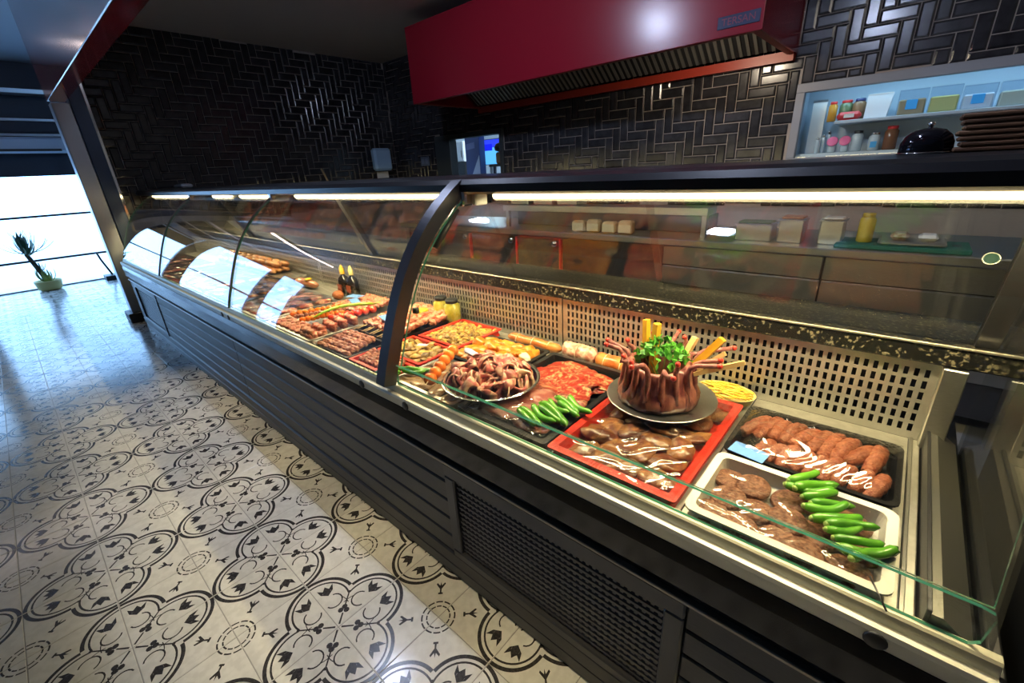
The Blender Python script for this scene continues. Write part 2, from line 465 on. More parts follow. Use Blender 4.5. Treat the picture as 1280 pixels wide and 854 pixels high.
MB().tube([(0,0,.07), (-.05,-.06,.30), (-.07,-.08,.42)], .014, 8).build('bent_bar', M_blackmat, dp, smooth=True)
# yucca in a planter
yu = empty('potted_yucca', (-8.12, -.10, 0), 'spiky yucca plant standing by the shop front glass', 'plant')
MB().lathe([(.10,-.0015),(.13,.02),(.15,.13),(.14,.14),(.12,.11)], 18).build('pot', pm('pale_pot', (.55,.50,.20), rough=.5), yu, smooth=True)
MB().tube([(0,0,.05),(-.02,-.02,.22),(-.03,-.06,.40),(-.03,-.09,.52)], [.035,.03,.028,.025], 9).build('trunk', pm('bark', (.10,.08,.06), (.05,.04,.03), 40, rough=.9), yu, smooth=True)
mleaf = pm('yucca_green', (.03,.09,.06), (.06,.14,.08), 10, rough=.5)
mpale = pm('pale_leaf', (.35,.42,.12), (.22,.32,.10), 10, rough=.5)
def blade(l, wd, bend):
    mb = MB(); n = 6; vs = []
    for i in range(n+1):
        t = i/n; q = wd*(1-t)**.6*(.6+.4*min(1, t*4)); zz = l*t*math.cos(bend*t); yy = l*t*math.sin(bend*t)
        vs += [(-q, yy, zz), (0, yy-.006, zz), (q, yy, zz), (0, yy+.004, zz)]
    fs = []
    for i in range(n):
        for k in range(4): fs.append((i*4+k, i*4+(k+1)%4, i*4+4+(k+1)%4, i*4+4+k))
    return mb.add(vs, fs)
bm1 = blade(.30, .021, .5).mesh('leaf', mleaf); bm2 = blade(.22, .028, 1.0).mesh('low_leaf', mpale)
rg = random.Random(3)
for k in range(46):
    link('leaf', bm1, yu, (-.03, -.09, .5+.05*rg.random()), (rg.uniform(.15, 1.75), 0, rg.uniform(0, 2*PI)), rg.uniform(.75, 1.15))
for k in range(22):
    link('low_leaf', bm2, yu, (0, 0, .11), (rg.uniform(.5, 1.5), 0, rg.uniform(0, 2*PI)), rg.uniform(.7, 1.1))
for k in range(12):
    link('leaf', bm1, yu, (-.02, -.03, .26), (rg.uniform(.3, 1.5), 0, rg.uniform(0, 2*PI)), rg.uniform(.4, .6))
#%%CASE
# ------------------------------------------------------------------ the refrigerated display case
XE0, XE1, DZ = -4.45, 1.275, .66
POSTS = (-3.05, -1.55, -.05)
case = empty('display_case', (-1.6, .65, 0), 'long curved-glass refrigerated meat display case with dark slatted base', 'display case')
def cpart(mbx, name, mat, smooth=False, parent=None, label=None):
    o = mbx.build(name, mat, parent or case, smooth, label=label)
    if not parent: o.location = (1.6, -.65, 0)        # parts are written in world coordinates
    return o
cpart(MB().box((XE0+.03, .375, 0.0), (XE1, 1.15, .64)), 'base_body', M_blackmat)
cpart(MB().box((XE0, .356, -.0012), (XE1+.02, .40, .052), .004), 'toe_kick', M_frame)
cpart(MB().box((XE0, .350, .058), (XE1+.02, .40, .118), .006), 'plinth_strip', M_slat)
VENTS = ((.172, .905), (-4.30, -3.45))
segs = []; x = XE0
for a, b in sorted(VENTS): segs.append((x, a)); x = b
segs.append((x, XE1+.02))
for a, b in segs:
    n = max(1, round((b-a)/1.9)); st = (b-a)/n
    for i in range(n):
        for k in range(5):
            z = .124+k*.0735
            cpart(MB().box((a+i*st+.001, .353, z), (a+(i+1)*st-.001, .378, z+.0685), .004), 'slat', M_slat)
def louver(x0, x1, z):
    mb = MB()
    mb.prism([(.358, z), (.358, z+.0075), (.366, z+.0115), (.372, z+.0115), (.372, z+.002)], 0, x0, x1)
    n = int((x1-x0)/.018)
    for k in range(n):                                   # comb of pressed teeth under every blade
        xx = x0+(k+.25)*(x1-x0)/n
        mb.box((xx, .359, z-.0065), (xx+.008, .370, z+.001))
    return mb
for a, b in VENTS:
    vp = cpart(MB().box((a+.03, .384, .13), (b-.03, .386, .47)), 'vent_grille', pm('vent_dark', (.004,.004,.005), rough=.6), label='dark louvred ventilation grille')
    mb = MB()
    for lo, hi in (((a, .346, .150), (a+.042, .39, .445)), ((b-.042, .346, .150), (b, .39, .445)), ((a, .346, .445), (b, .39, .492)), ((a, .346, .118), (b, .39, .150))): mb.box(lo, hi, .004)
    cpart(mb, 'grille_frame', M_frame, parent=vp)
    for k in range(15): cpart(louver(a+.042, b-.042, .158+k*.0192), 'louver', M_frame, parent=vp)
cpart(MB().box((XE0, .342, .493), (XE1+.02, .38, .503), .002), 'edge_trim', pm('worn_trim', (.28,.26,.23), rough=.35, metal=.6))
cpart(MB().prism([(.37,.503), (.352,.508), (.338,.535), (.334,.60), (.338,.632), (.45,.636), (.45,.503)], 0, XE0, XE1+.02), 'bumper', M_black)
rail = cpart(MB().prism([(.338,.634), (.334,.640), (.333,.662), (.337,.668), (.345,.669), (.349,.665), (.353,.665), (.357,.682), (.361,.685), (.3735,.685), (.3735,.634)], 0, XE0, XE1+.01), 'front_rail', pm('rail_steel', (.52,.51,.42), rough=.48, metal=.75))
for x in (-1.50, -.20, .045, 1.165, -1.60):
    c = MB().lathe([(.004,-.004),(.0135,-.003),(.0145,.004),(.0125,.006)], 16).build('rail_cap', M_blackmat, rail, True)
    c.location = (x, .3355, .650); c.rotation_euler = (PI/2, 0, 0)
cpart(MB().box((XE0+.02, .374, .640), (1.205, .955, DZ), .002), 'deck', M_deck, label='stainless steel display deck')
for x in (-3.2, -2.2, -1.13, -.645, -.352, .22, .540, .858, 1.185): cpart(MB().box((x-.0015, .38, DZ-.001), (x+.0015, .95, DZ+.0006)), 'deck_seam', M_steeldark)
cpart(MB().box((1.185, .375, .640), (1.192, .955, DZ+.004), .001), 'deck_lip', M_steel)
# perforated back panels
def perforated(x0, x1):
    mb = MB(); z0, z1 = DZ, .857; y = .955
    nx = int(round((x1-x0-.03)/.0182)); nz = 6
    px = (x1-x0-.03)/nx; pz = .0278; zb = z0+.014
    us = [x0]; 
    for i in range(nx): us += [x0+.015+i*px+px*.26, x0+.015+i*px+px*.74]
    us.append(x1)
    vs_ = [z0]
    for j in range(nz): vs_ += [zb+j*pz+.004, zb+j*pz+pz-.004]
    vs_.append(z1)
    vv = [(u, y, v) for v in vs_ for u in us]; n = len(us); fs = []
    for j in range(len(vs_)-1):
        for i in range(n-1):
            if i % 2 == 1 and j % 2 == 1: continue
            fs.append((j*n+i, j*n+i+1, (j+1)*n+i+1, (j+1)*n+i))
    mb.add(vv, fs)
    o = cpart(mb, 'perforated_panel', pm('panel_steel', (.62,.60,.55), (.55,.53,.48), 30, rough=.38, metal=.85))
    md = o.modifiers.new('t', 'SOLIDIFY'); md.thickness = .003; md.offset = 1
for a, b in ((XE0+.02, -3.62), (-3.615, -2.70), (-2.695, -1.70), (-1.695, -.72), (-.715, .188), (.193, 1.205)): perforated(a, b)
cpart(MB().box((XE0+.02, 1.03, .62), (1.22, 1.04, .86)), 'back_cavity', M_blackmat)
cpart(MB().box((XE0, .935, .858), (XE1+.05, 1.16, .905), .004), 'granite_ledge', M_granite, label='speckled dark granite ledge')
cpart(MB().box((XE0, .931, .902), (XE1+.05, .938, .9075), .001), 'ledge_edge', pm('edge_brass', (.45,.42,.34), rough=.3, metal=.8))
# curved front glass: profile in y, z
PROF = [(.366,.686),(.370,.70),(.385,.745),(.40,.785),(.425,.85),(.462,.935),(.500,1.005),(.546,1.07),(.594,1.122),(.646,1.168),(.70,1.208),(.738,1.232)]
def spline(pr, k=3):
    out = []
    for i in range(len(pr)-1):
        p0, p1, p2, p3 = [Vector(pr[max(0, min(len(pr)-1, j))]) for j in (i-1, i, i+1, i+2)]
        for q in range(k):
            t = q/k; out.append(tuple(.5*((2*p1)+(p2-p0)*t+(2*p0-5*p1+4*p2-p3)*t*t+(3*p1-p0-3*p2+p3)*t**3)))
    return out+[tuple(pr[-1])]
PROF = spline(PROF)
def offs(pr, d):
    out = []
    for i in range(len(pr)):
        a = Vector(pr[max(i-1,0)]); b = Vector(pr[min(i+1,len(pr)-1)]); t = (b-a).normalized(); n = Vector((t.y, -t.x))
        out.append((pr[i][0]-n.x*d, pr[i][1]-n.y*d))
    return out
def curved(x0, x1, pr, name='curved_glass'):
    o1 = pr; o2 = offs(pr, .006); n = len(pr); mb = MB()
    vs = [(x0,*p) for p in o1]+[(x1,*p) for p in o1]+[(x0,*p) for p in o2]+[(x1,*p) for p in o2]
    fs = []
    for i in range(n-1): fs += [(i, n+i, n+i+1, i+1), (2*n+i, 2*n+i+1, 3*n+i+1, 3*n+i)]
    mb.add(vs, fs); mb.cur = 1
    fs = []
    for i in range(n-1): fs += [(i, i+1, 2*n+i+1, 2*n+i), (n+i, 3*n+i, 3*n+i+1, n+i+1)]
    fs += [(0, 2*n, 3*n, n), (n-1, 2*n-1, 4*n-1, 3*n-1)]
    mb.add(vs, fs)
    me = bpy.data.meshes.new(name); me.from_pydata(mb.v, [], mb.f); me.materials.append(M_curved); me.materials.append(M_edge)
    me.polygons.foreach_set('material_index', mb.m); me.polygons.foreach_set('use_smooth', [True]*len(me.polygons)); me.update()
    bm = bmesh.new(); bm.from_mesh(me); bmesh.ops.recalc_face_normals(bm, faces=bm.faces); bm.to_mesh(me); bm.free()
    o = link(name, me, case); o.location = (1.6, -.65, 0); return o
curved(XE0+.01, -3.053, PROF); curved(-3.047, -1.553, PROF); curved(-1.547, -.078, PROF)
curved(-.022, XE1-.012, [p for p in PROF if p[1] > .735])
# low front pane with a polished green top edge
mb = MB(); y0, y1, z0, z1 = .366, .372, .6855, .752; xa, xb = -.03, 1.262; r = .012
prf = [(xa, z0), (xb-.01, z0), (xb, z0+.01), (xb+.004, z1-r), (xb+.001, z1-r*.3), (xb-r, z1), (xa, z1)]
n = len(prf)
mb.add([(x, y0, z) for x, z in prf]+[(x, y1, z) for x, z in prf], [list(range(n)), list(range(n, 2*n))])
mb.cur = 1
mb.add([(x, y0, z) for x, z in prf]+[(x, y1, z) for x, z in prf], [(i, (i+1) % n, n+(i+1) % n, n+i) for i in range(n)])
cpart(mb, 'low_front_glass', [M_glass, M_edge])
# posts that carry the glass
def post(x, wd, dp=.052):
    a = offs(PROF, .001 if dp < .02 else .008); b = offs(PROF, dp)
    q = a+b[::-1]
    mb = MB().prism(q, 0, x-wd/2, x+wd/2)
    o = cpart(mb, 'glass_post', M_steeldark)
    return o
p = post(-.05, .045)
cpart(MB().tube([(-.062,.60,1.075), (-.062,.71,1.185)], .011, 10), 'gas_spring', M_blackmat, True, p)
cpart(MB().tube([(-.062,.70,1.175), (-.062,.765,1.24)], .005, 8), 'spring_rod', M_chrome, True, p)
cpart(MB().box((-.085,.70,1.195), (-.015,.80,1.245), .006), 'hinge_block', M_chrome, False, p)
cpart(MB().box((-.015,.735,1.195), (.008,.79,1.245), .004), 'hinge_cover', M_white, False, p)
cpart(MB().tube([(-.085,.50,.885), (-.072,.51,.885)], .011, 10), 'clamp_knob', M_blackmat, True, p)
for x in (-1.55, -3.05):
    p = post(x, .005, .012)
    cpart(MB().box((x-.02,.70,1.20), (x+.02,.80,1.245), .006), 'hinge_block', M_steel, False, p)
# canopy with the warm light strips
cpart(MB().prism([(.712,1.232), (.700,1.240), (.700,1.262), (.712,1.277), (.74,1.284), (1.12,1.286), (1.12,1.245), (.76,1.245), (.755,1.238)], 0, XL+.03, XE1+.25), 'canopy', M_canopy)
for a, b in ((.10, XE1+.22), (-1.28, -.125), (-2.05, -1.60), (-2.56, -2.25), (-4.3, -3.2)):
    cpart(MB().box((a, .716, 1.2195), (b, .748, 1.2385), .003), 'light_strip', M_led, label='glowing warm white light strip')
    area_light('strip_lamp', ((a+b)/2, .745, 1.216), (0, .25, -1), b-a, .03, 16*(b-a), (1.0,.82,.44))
sc_ = empty('added_dark_counter', (2.1, .75, 0), 'tall black counter added as dark backing beyond the glass end of the case', 'counter')  # unseen black block added to keep the view past the end glass dark
bbox((-.75, -.39, -.0012), (.9, .40, 1.12), 'carcass', M_blackmat, sc_, c=.005); bbox((-.76, -.40, 1.12), (.9, .42, 1.16), 'top', M_granite, sc_, c=.004)
# rear slanted glass, frame posts
ra, rb_ = (.968, .906), (.812, 1.244)
def rear(x0, x1, dy=0):
    mb = MB()
    mb.prism([(ra[0]+dy, ra[1]), (rb_[0]+dy, rb_[1]), (rb_[0]+dy+.006, rb_[1]), (ra[0]+dy+.006, ra[1])], 0, x0, x1)
    cpart(mb, 'rear_glass', M_rear)
for a, b, d in ((XE0+.02, -2.82, 0), (-2.78, -1.07, .01), (-1.03, -.04, 0), (-.06, .56, .01), (.545, 1.236, 0)): rear(a, b, d)
for x, wd in ((XE0+.02, .03), (-2.80, .03), (-1.05, .032), (1.253, .034)):
    cpart(MB().prism([(ra[0]-.012, ra[1]), (rb_[0]-.012, rb_[1]), (rb_[0]+.02, rb_[1]), (ra[0]+.02, ra[1])], 0, x-wd/2, x+wd/2), 'rear_post', M_steeldark)
sl = math.atan2(rb_[1]-ra[1], ra[0]-rb_[0])
fpull = MB().tube([(.0115*math.cos(a), .0105*math.sin(a), 0) for a in [2*PI*k/28 for k in range(29)]], .0009, 6).build('pull_ring', pm('ring_grey', (.25,.25,.22), rough=.6), case, True)
fpull.location = (1.6+1.206, -.65+.8705, 1.104); fpull.rotation_euler = (sl, 0, 0)
fp2 = MB().lathe([(.0098,-.001),(.0098,.001)], 24).build('pull_disc', pm('green_disc', (.0,.010,.008), rough=.6, spec=.1), fpull)
# end walls
def endprof(d=0): return [(.364,.64)]+[(y+.004, z) for y, z in PROF]+[(.86,1.24), (.93,1.24), (.975,.905), (.975,.64)]
cpart(MB().prism(endprof(), 0, XE1-.006, XE1), 'end_glass', M_glass)
cpart(MB().box((1.208, .376, .640), (1.214, .955, .705), .001), 'end_wall', M_steeldark)
cpart(MB().prism([(1.214,.640), (1.214,.70), (1.226,.70), (1.262,.672), (1.262,.640)], 1, .376, .955), 'end_ledge', pm('ledge_steel', (.30,.29,.26), rough=.35, metal=.9))
cpart(MB().box((1.200, .925, .655), (1.240, .957, .857), .002), 'end_post', M_steel)
cpart(MB().box((XE1, .36, .60), (XE1+.02, .98, .66), .003), 'end_sill', M_steeldark)
cpart(MB().prism(endprof(), 0, XE0-.006, XE0), 'end_glass', M_glass)
#%%FOOD
# ------------------------------------------------------------------ extractor hood
HY, HZB, HZT = 2.90, 1.965, 2.62
hood = empty('extractor_hood', (-1.4, 3.4, HZB), 'large dark red extractor hood on the black tiled wall', 'extractor hood')
def hpart(mbx, name, mat, parent=None, smooth=False, label=None):
    o = mbx.build(name, mat, parent or hood, smooth, label=label)
    if not parent: o.location = (1.4, -3.4, -HZB)
    return o
ha, hb, yb = -3.03, .225, YB-.012
hpart(MB().box((ha, HY, HZB), (hb, HY+.012, HZT), .003), 'front_panel', M_red)
hpart(MB().box((ha, HY+.012, HZB), (ha+.012, yb, HZT)), 'side_panel', M_red)
hpart(MB().box((hb-.012, HY+.012, HZB), (hb, yb, HZT)), 'side_panel', M_red)
hpart(MB().box((ha, HY, HZT), (hb, yb, HZT+.012)), 'top_panel', M_red)
mb = MB()
for lo, hi in (((ha+.012, HY+.012, HZB), (hb-.012, HY+.05, HZB+.012)), ((ha+.012, yb-.06, HZB-.045), (hb-.012, yb, HZB+.02)), ((hb-.06, HY+.05, HZB), (hb-.012, yb-.06, HZB+.012)), ((ha+.012, HY+.05, HZB), (ha+.06, yb-.06, HZB+.012))): mb.box(lo, hi)
hpart(mb, 'lower_rim', M_reddark)
bf = hpart(MB().prism([(yb-.10, HZB+.03), (HY+.35, HZB+.42), (HY+.36, HZB+.43), (yb-.09, HZB+.04)], 0, ha+.06, hb-.06), 'filter_bank', M_blackmat)
mfil = pm('filter_steel', (.30,.29,.25), rough=.4, metal=.8)
nb_ = 58
for k in range(nb_):
    x = ha+.07+(hb-ha-.16)*k/(nb_-1)
    hpart(MB().prism([(yb-.115, HZB+.025), (HY+.345, HZB+.415), (HY+.355, HZB+.425), (yb-.10, HZB+.035)], 0, x, x+.022), 'filter_baffle', mfil, bf)
hl = hpart(MB().box((-.25, HY+.020, HZB+.075), (-.05, HY+.10, HZB+.11), .004), 'hood_fill', M_white)  # added lamp hidden behind the front panel, brightens wall and bench below
hpart(MB().box((-.24, HY+.03, HZB+.070), (-.06, HY+.09, HZB+.0745)), 'fill_lens', glow('hood_fill_warm', (1.0,.82,.58), 6), hl)
area_light('hood_fill_light', (-.15, HY+.075, HZB+.062), (0, .8, -1), .18, .05, 12, (1.0,.84,.62))
bd = hpart(MB().box((-.025, HY-.006, 2.006), (.208, HY-.001, 2.070), .002), 'badge', pm('badge_blue', (.012,.016,.06), rough=.35))
def text(body, size, loc, rot, mat, parent, name='lettering', align='CENTER'):
    cu = bpy.data.curves.new(name, 'FONT'); cu.body = body; cu.size = size; cu.align_x = align; cu.align_y = 'CENTER'; cu.extrude = .0006
    t = bpy.data.objects.new(name, cu); COL.objects.link(t)
    dg = bpy.context.evaluated_depsgraph_get(); me = bpy.data.meshes.new_from_object(t.evaluated_get(dg))
    bpy.data.objects.remove(t); me.materials.clear(); me.materials.append(mat)
    return link(name, me, parent, loc, rot)
text('TERSAN', .052, (.092, HY-.0068, 2.037), (PI/2,0,0), pm('badge_red', (.20,.02,.05), rough=.4), bd)
# ------------------------------------------------------------------ hatch in the back wall
mb = MB(); f = .055
for lo, hi in (((HX0, YB-.025, HZ0+f), (HX0+.30, YB+.10, HZ1-f)), ((HX1-f, YB-.025, HZ0+f), (HX1, YB+.10, HZ1-f)), ((HX0, YB-.025, HZ1-f), (HX1, YB+.10, HZ1)), ((HX0, YB-.025, HZ0), (HX1, YB+.10, HZ0+f))): mb.box(lo, hi, .004)
mb.build('window_3', pm('hatch_grey', (.035,.045,.05), rough=.5), kind='structure')
mb = MB(); G = pm('room_paint', (.5,.55,.6), rough=.8)
for n_, lo, hi in (('wall_scullery_back', (-5.6, 6.4, 0), (-1.6, 6.5, 2.6)), ('wall_scullery_left', (-5.7, YB+.13, 0), (-5.6, 6.5, 2.6)), ('wall_scullery_right', (-1.6, YB+.13, 0), (-1.5, 6.5, 2.6)), ('ceiling_scullery', (-5.7, YB+.13, 2.6), (-1.5, 6.5, 2.7)), ('floor_scullery', (-5.7, YB+.13, -.05), (-1.5, 6.5, -.0005))): bbox(lo, hi, n_, G, kind='structure')
lp = empty('tube_lamp', (-4.0, 5.6, 2.45), 'cold white tube lamp in the room beyond the hatch', 'lamp')
bbox((-.6, -.03, 0), (.6, .03, .05), 'lamp_tube', glow('tube_cold', (.55,.8,1.0), 8.0), lp)
bbox((-.65, -.06, .05), (.65, .06, .15), 'lamp_body', M_white, lp)
area_light('tube_light', (-4.0, 5.4, 2.40), (0,-.2,-1), 1.2, .1, 60, (.6,.82,1.0))
cb = empty('white_cupboard', (-4.62, 4.95, 0), 'tall cupboard with white top door seen through the hatch', 'cupboard')
bbox((-.26, 0, 0), (.10, .35, 1.435), 'lower_body', M_blackmat, cb, c=.004); bbox((-.26, 0, 1.44), (.10, .35, 1.74), 'body', M_white, cb, c=.004); bbox((-.26, -.015, 1.445), (.10, -.002, 1.735), 'door', M_white, cb, c=.003); bbox((.05, -.03, 1.50), (.065, -.015, 1.60), 'handle', M_steel, cb)
fr = empty('upright_fridge', (-3.98, 4.62, 0), 'upright fridge with blue and white advert on its side beyond the hatch', 'fridge')
bbox((-.15, 0, 0), (.15, .12, 1.78), 'body', pm('fridge_blue', (.03,.06,.22), rough=.4), fr, c=.006)
MB().prism([(-.14, 1.0), (.14, 1.0), (.14, 1.50), (-.05, 1.20)], 1, -.004, -.001).build('white_panel', pm('advert_pale', (.35,.45,.65), rough=.4), fr)
MB().prism([(-.12, 1.58), (.06, 1.60), (.06, 1.68), (-.12, 1.66)], 1, -.004, -.001).build('pale_band', pm('advert_mid', (.12,.16,.40), rough=.4), fr)
mo = empty('backlit_board', (-3.83, 4.9, 0), 'bright blue backlit menu board beyond the hatch', 'menu board')
bbox((-.34, 0, 1.36), (.30, .05, 1.72), 'case', M_frame, mo, c=.004); bbox((-.02, .01, 0), (.02, .04, 1.36), 'stand', M_frame, mo)
bbox((-.33, -.004, 1.37), (.29, -.001, 1.60), 'cyan_field', glow('screen_cyan', (.10,.45,1.0), 1.3), mo); bbox((-.33, -.004, 1.60), (.29, -.001, 1.71), 'blue_field', glow('screen_blue', (.03,.06,.9), 1.2), mo)
bbox((-.16, -.007, 1.56), (.0, -.005, 1.65), 'blue_block', glow('screen_deep', (.01,.02,.8), 1.2), mo)
ch = empty('high_chair', (-3.32, 4.42, 0), 'chair with brown seat back and black headrest beyond the hatch', 'chair')
for x in (-.13, .12):
    for y in (0, .3): bbox((x, y, 0), (x+.03, y+.03, 1.33), 'leg', M_alu, ch)
bbox((-.14, -.01, 1.33), (.16, .34, 1.36), 'seat', M_steeldark, ch, c=.004); bbox((-.02, 0, 1.36), (.15, .05, 1.51), 'backrest', pm('brown_vinyl', (.16,.10,.05), rough=.5), ch, c=.02)
MB().lathe([(.02,0),(.075,.02),(.085,.06),(.06,.10),(.02,.115)], 14, (.06,.03,1.51)).build('headrest', M_blackmat, ch, True)
# switch plate and towel dispenser
sw = empty('wall_switch', (-4.18, YB-.012, 1.45), 'small grey-blue switch plate on tiles beside the hatch', 'switch')
bbox((-.09, -.012, -.06), (.09, 0, .06), 'plate', pm('switch_grey', (.10,.13,.18), rough=.4), sw, c=.004)
for x in (-.04, .04): bbox((x-.028, -.017, -.035), (x+.028, -.012, .035), 'rocker', pm('rocker', (.16,.20,.28), rough=.35), sw, c=.003)
td = empty('towel_dispenser', (XL+.011, 3.62, 1.36), 'pale blue paper towel dispenser on the left tiled wall', 'towel dispenser')
MB().box((0, -.145, 0), (.11, .145, .30), .03).build('cover', pm('dispenser_blue', (.40,.62,.85), rough=.25, coat=.5), td)
bbox((.01, -.13, -.012), (.10, .13, 0), 'base', M_frame, td)
bbox((.03, -.10, -.10), (.035, .09, -.012), 'paper_towel', M_white, td)
# ------------------------------------------------------------------ recessed shelf unit
su = empty('recessed_shelf_unit', (1.1, 4.1, KZ0), 'grey framed recessed shelf unit in the back wall', 'shelf unit')
def sp(lo, hi, name, mat, c=.003, **k):
    o = bbox(tuple(lo[i]-su.location[i] for i in range(3)), tuple(hi[i]-su.location[i] for i in range(3)), name, mat, su, c, **k); return o
FG = pm('frame_grey', (.22,.23,.26), rough=.45); SW = pm('shelf_white', (.50,.60,.70), rough=.4)
sp((KX0, YB-.03, KZ0+.06), (KX0+.055, YB+.03, KZ1-.06), 'frame_stile', FG); sp((KX1-.055, YB-.03, KZ0+.06), (KX1, YB+.03, KZ1-.06), 'frame_stile', FG)
sp((KX0, YB-.03, KZ1-.06), (KX1, YB+.03, KZ1), 'frame_rail', FG); sp((KX0, YB-.03, KZ0), (KX1, YB+.03, KZ0+.06), 'frame_rail', FG)
sp((KX0, YB+.36, KZ0), (KX1, YB+.375, KZ1), 'back_board', SW); sp((KX0, YB+.03, KZ0-.01), (KX1, YB+.36, KZ0+.085), 'bottom_board', SW); sp((KX0, YB+.03, KZ1-.02), (KX1, YB+.36, KZ1), 'top_board', SW)
sp((KX0, YB+.03, KZ0), (KX0+.02, YB+.36, KZ1), 'side_board', SW); sp((KX1-.02, YB+.03, KZ0), (KX1, YB+.36, KZ1), 'side_board', SW)
sp((.52, YB+.05, 1.478), (KX1-.02, YB+.36, 1.500), 'shelf', SW)
sp((KX0+.055, YB+.005, KZ0+.06), (KX1-.055, YB+.010, KZ1-.06), 'glass_door', M_glass, 0)
sp((.40, YB+.05, 1.735), (1.90, YB+.09, 1.745), 'cabinet_light', glow('cabinet_cold', (.6,.82,1.0), 1.5))
area_light('cabinet_lamp', (1.1, YB+.09, 1.728), (0,.6,-1), 1.4, .04, 2.6, (.45,.75,1.0))
S1, S2, YS = 1.5005, KZ0+.0855, YB+.16
def jar(x, y, z, r, h, body, lid, label, name='jar', cat='jar', group=None):
    j = empty(name, (x, y, z), label, cat, group)
    MB().lathe([(r*.85,0),(r,.004),(r,h*.78),(r*.72,h*.86),(r*.72,h*.88)], 18).build('body', body, j, True)
    MB().lathe([(r*.76,h*.865),(r*.78,h*.87),(r*.78,h*.99),(r*.7,h)], 18).build('lid', lid, j, True)
    return j
redp = pm('red_lid', (.55,.03,.03), rough=.35); clearp = pm('clear_jar', (.45,.55,.62), rough=.15, coat=.6); bluep = pm('blue_print', (.05,.35,.75), rough=.35)
jar(.485, YS, S1, .028, .135, pm('amber', (.55,.28,.04), rough=.2, coat=.5), redp, 'slim amber sauce bottle with red cap on the upper wall shelf', 'sauce_bottle', 'bottle')
jar(.560, YS+.05, S1, .042, .14, pm('mixed_green', (.10,.16,.08), rough=.3), redp, 'green jar with red lid behind the red bag on the wall shelf')
jar(.640, YS+.03, S1, .040, .14, pm('spice_brown', (.20,.12,.06), rough=.3), pm('navy_lid', (.02,.03,.12), rough=.4), 'brown jar with navy lid beside the red bag on the wall shelf')
rb_g = empty('red_snack_bag', (.60, YS-.05, S1), 'red and white food bag lying on the upper wall shelf', 'bag')
MB().box((-.075, -.03, 0), (.07, .03, .055), .02).build('bag', redp, rb_g); bbox((-.03, -.033, .015), (.03, -.029, .04), 'white_print', M_white, rb_g)
def pack(x, wd, h, body, band, label, bz=.35):
    p_ = empty('food_pack', (x, YS, S1), label, 'packet')
    bbox((-wd/2, -.04, 0), (wd/2, .04, h*.62), 'contents', body, p_, c=.008)
    bbox((-wd/2-.006, -.045, 0), (wd/2+.006, .045, h), 'clear_bag', pane('bag_film', (.9,.95,1.0), 1.0, .08, .1), p_)
    if band: bbox((-wd*.22, -.049, h*.22), (wd*.2, -.046, h*.60), 'print', band, p_, c=.001)
wb_ = empty('white_carton', (.755, YS, S1), 'plain white carton on the upper wall shelf', 'carton')
MB().prism([(-.072,0),(.055,0),(.072,.15),(-.068,.15)], 1, -.04, .04).build('carton', pm('carton_white', (.72,.78,.84), rough=.5), wb_); bbox((-.066, -.043, .149), (.070, .043, .154), 'flap', M_white, wb_)
pack(.935, .14, .155, pm('pasta', (.42,.30,.16), rough=.5), bluep, 'clear bag of brown grain with blue print on wall shelf')
pack(1.095, .14, .155, pm('corn_yellow', (.60,.55,.20), rough=.5), None, 'clear bag of yellow flour on the upper wall shelf')
pack(1.255, .14, .14, pm('sugar_white', (.70,.76,.82), rough=.5), bluep, 'clear bag of white sugar with blue print on wall shelf')
pack(1.42, .14, .14, pm('rice_cream', (.55,.56,.45), rough=.5), None, 'clear bag of pale rice behind the brown board stack')
pk = pm('pink_lid', (.75,.16,.35), rough=.4)
for x, l_ in ((.525, 'glass with pink disc lid on lower wall shelf near the frame'), (.602, 'glass with pink disc lid on lower wall shelf beside dark lidded jar')):
    g_ = empty('pink_lidded_glass', (x, YS, S2), l_, 'glass jar'); MB().lathe([(.02,0),(.024,.005),(.028,.06)], 14).build('body', clearp, g_, True)
    d_ = MB().lathe([(.03,0),(.036,.003),(.036,.009),(.03,.012)], 18).build('lid', pk, g_, True); d_.location = (0,-.02,.075); d_.rotation_euler = (R(65),0,0)
jar(.672, YS, S2, .035, .14, clearp, M_blackmat, 'clear jar with black lid on the lower wall shelf')
j_ = jar(.775, YS, S2, .034, .12, clearp, M_chrome, 'clear jar with blue label on the lower wall shelf'); bbox((-.018, -.038, .02), (.018, -.034, .06), 'blue_label', bluep, j_)
jar(.865, YS, S2, .040, .155, pm('brown_glass', (.16,.07,.035), rough=.2), redp, 'brown jar with red lid on the lower wall shelf')
for k in range(3): jar(.435+.028*k, YS-.06+.04*k, S2, .014, .11+.02*k, clearp, M_chrome, 'small clear shaker with metal cap on lower wall shelf corner', 'shaker', 'shaker', 'shakers in the wall shelf corner')
wbd = empty('white_board', (.375, YS+.02, S2), 'white board leaning inside the wall shelf by the frame', 'board')
bbox((-.025, 0, 0), (.065, .012, .37), 'panel', M_white, wbd, c=.002); bbox((-.027, -.002, .36), (.067, .014, .375), 'top_edge', M_alu, wbd)
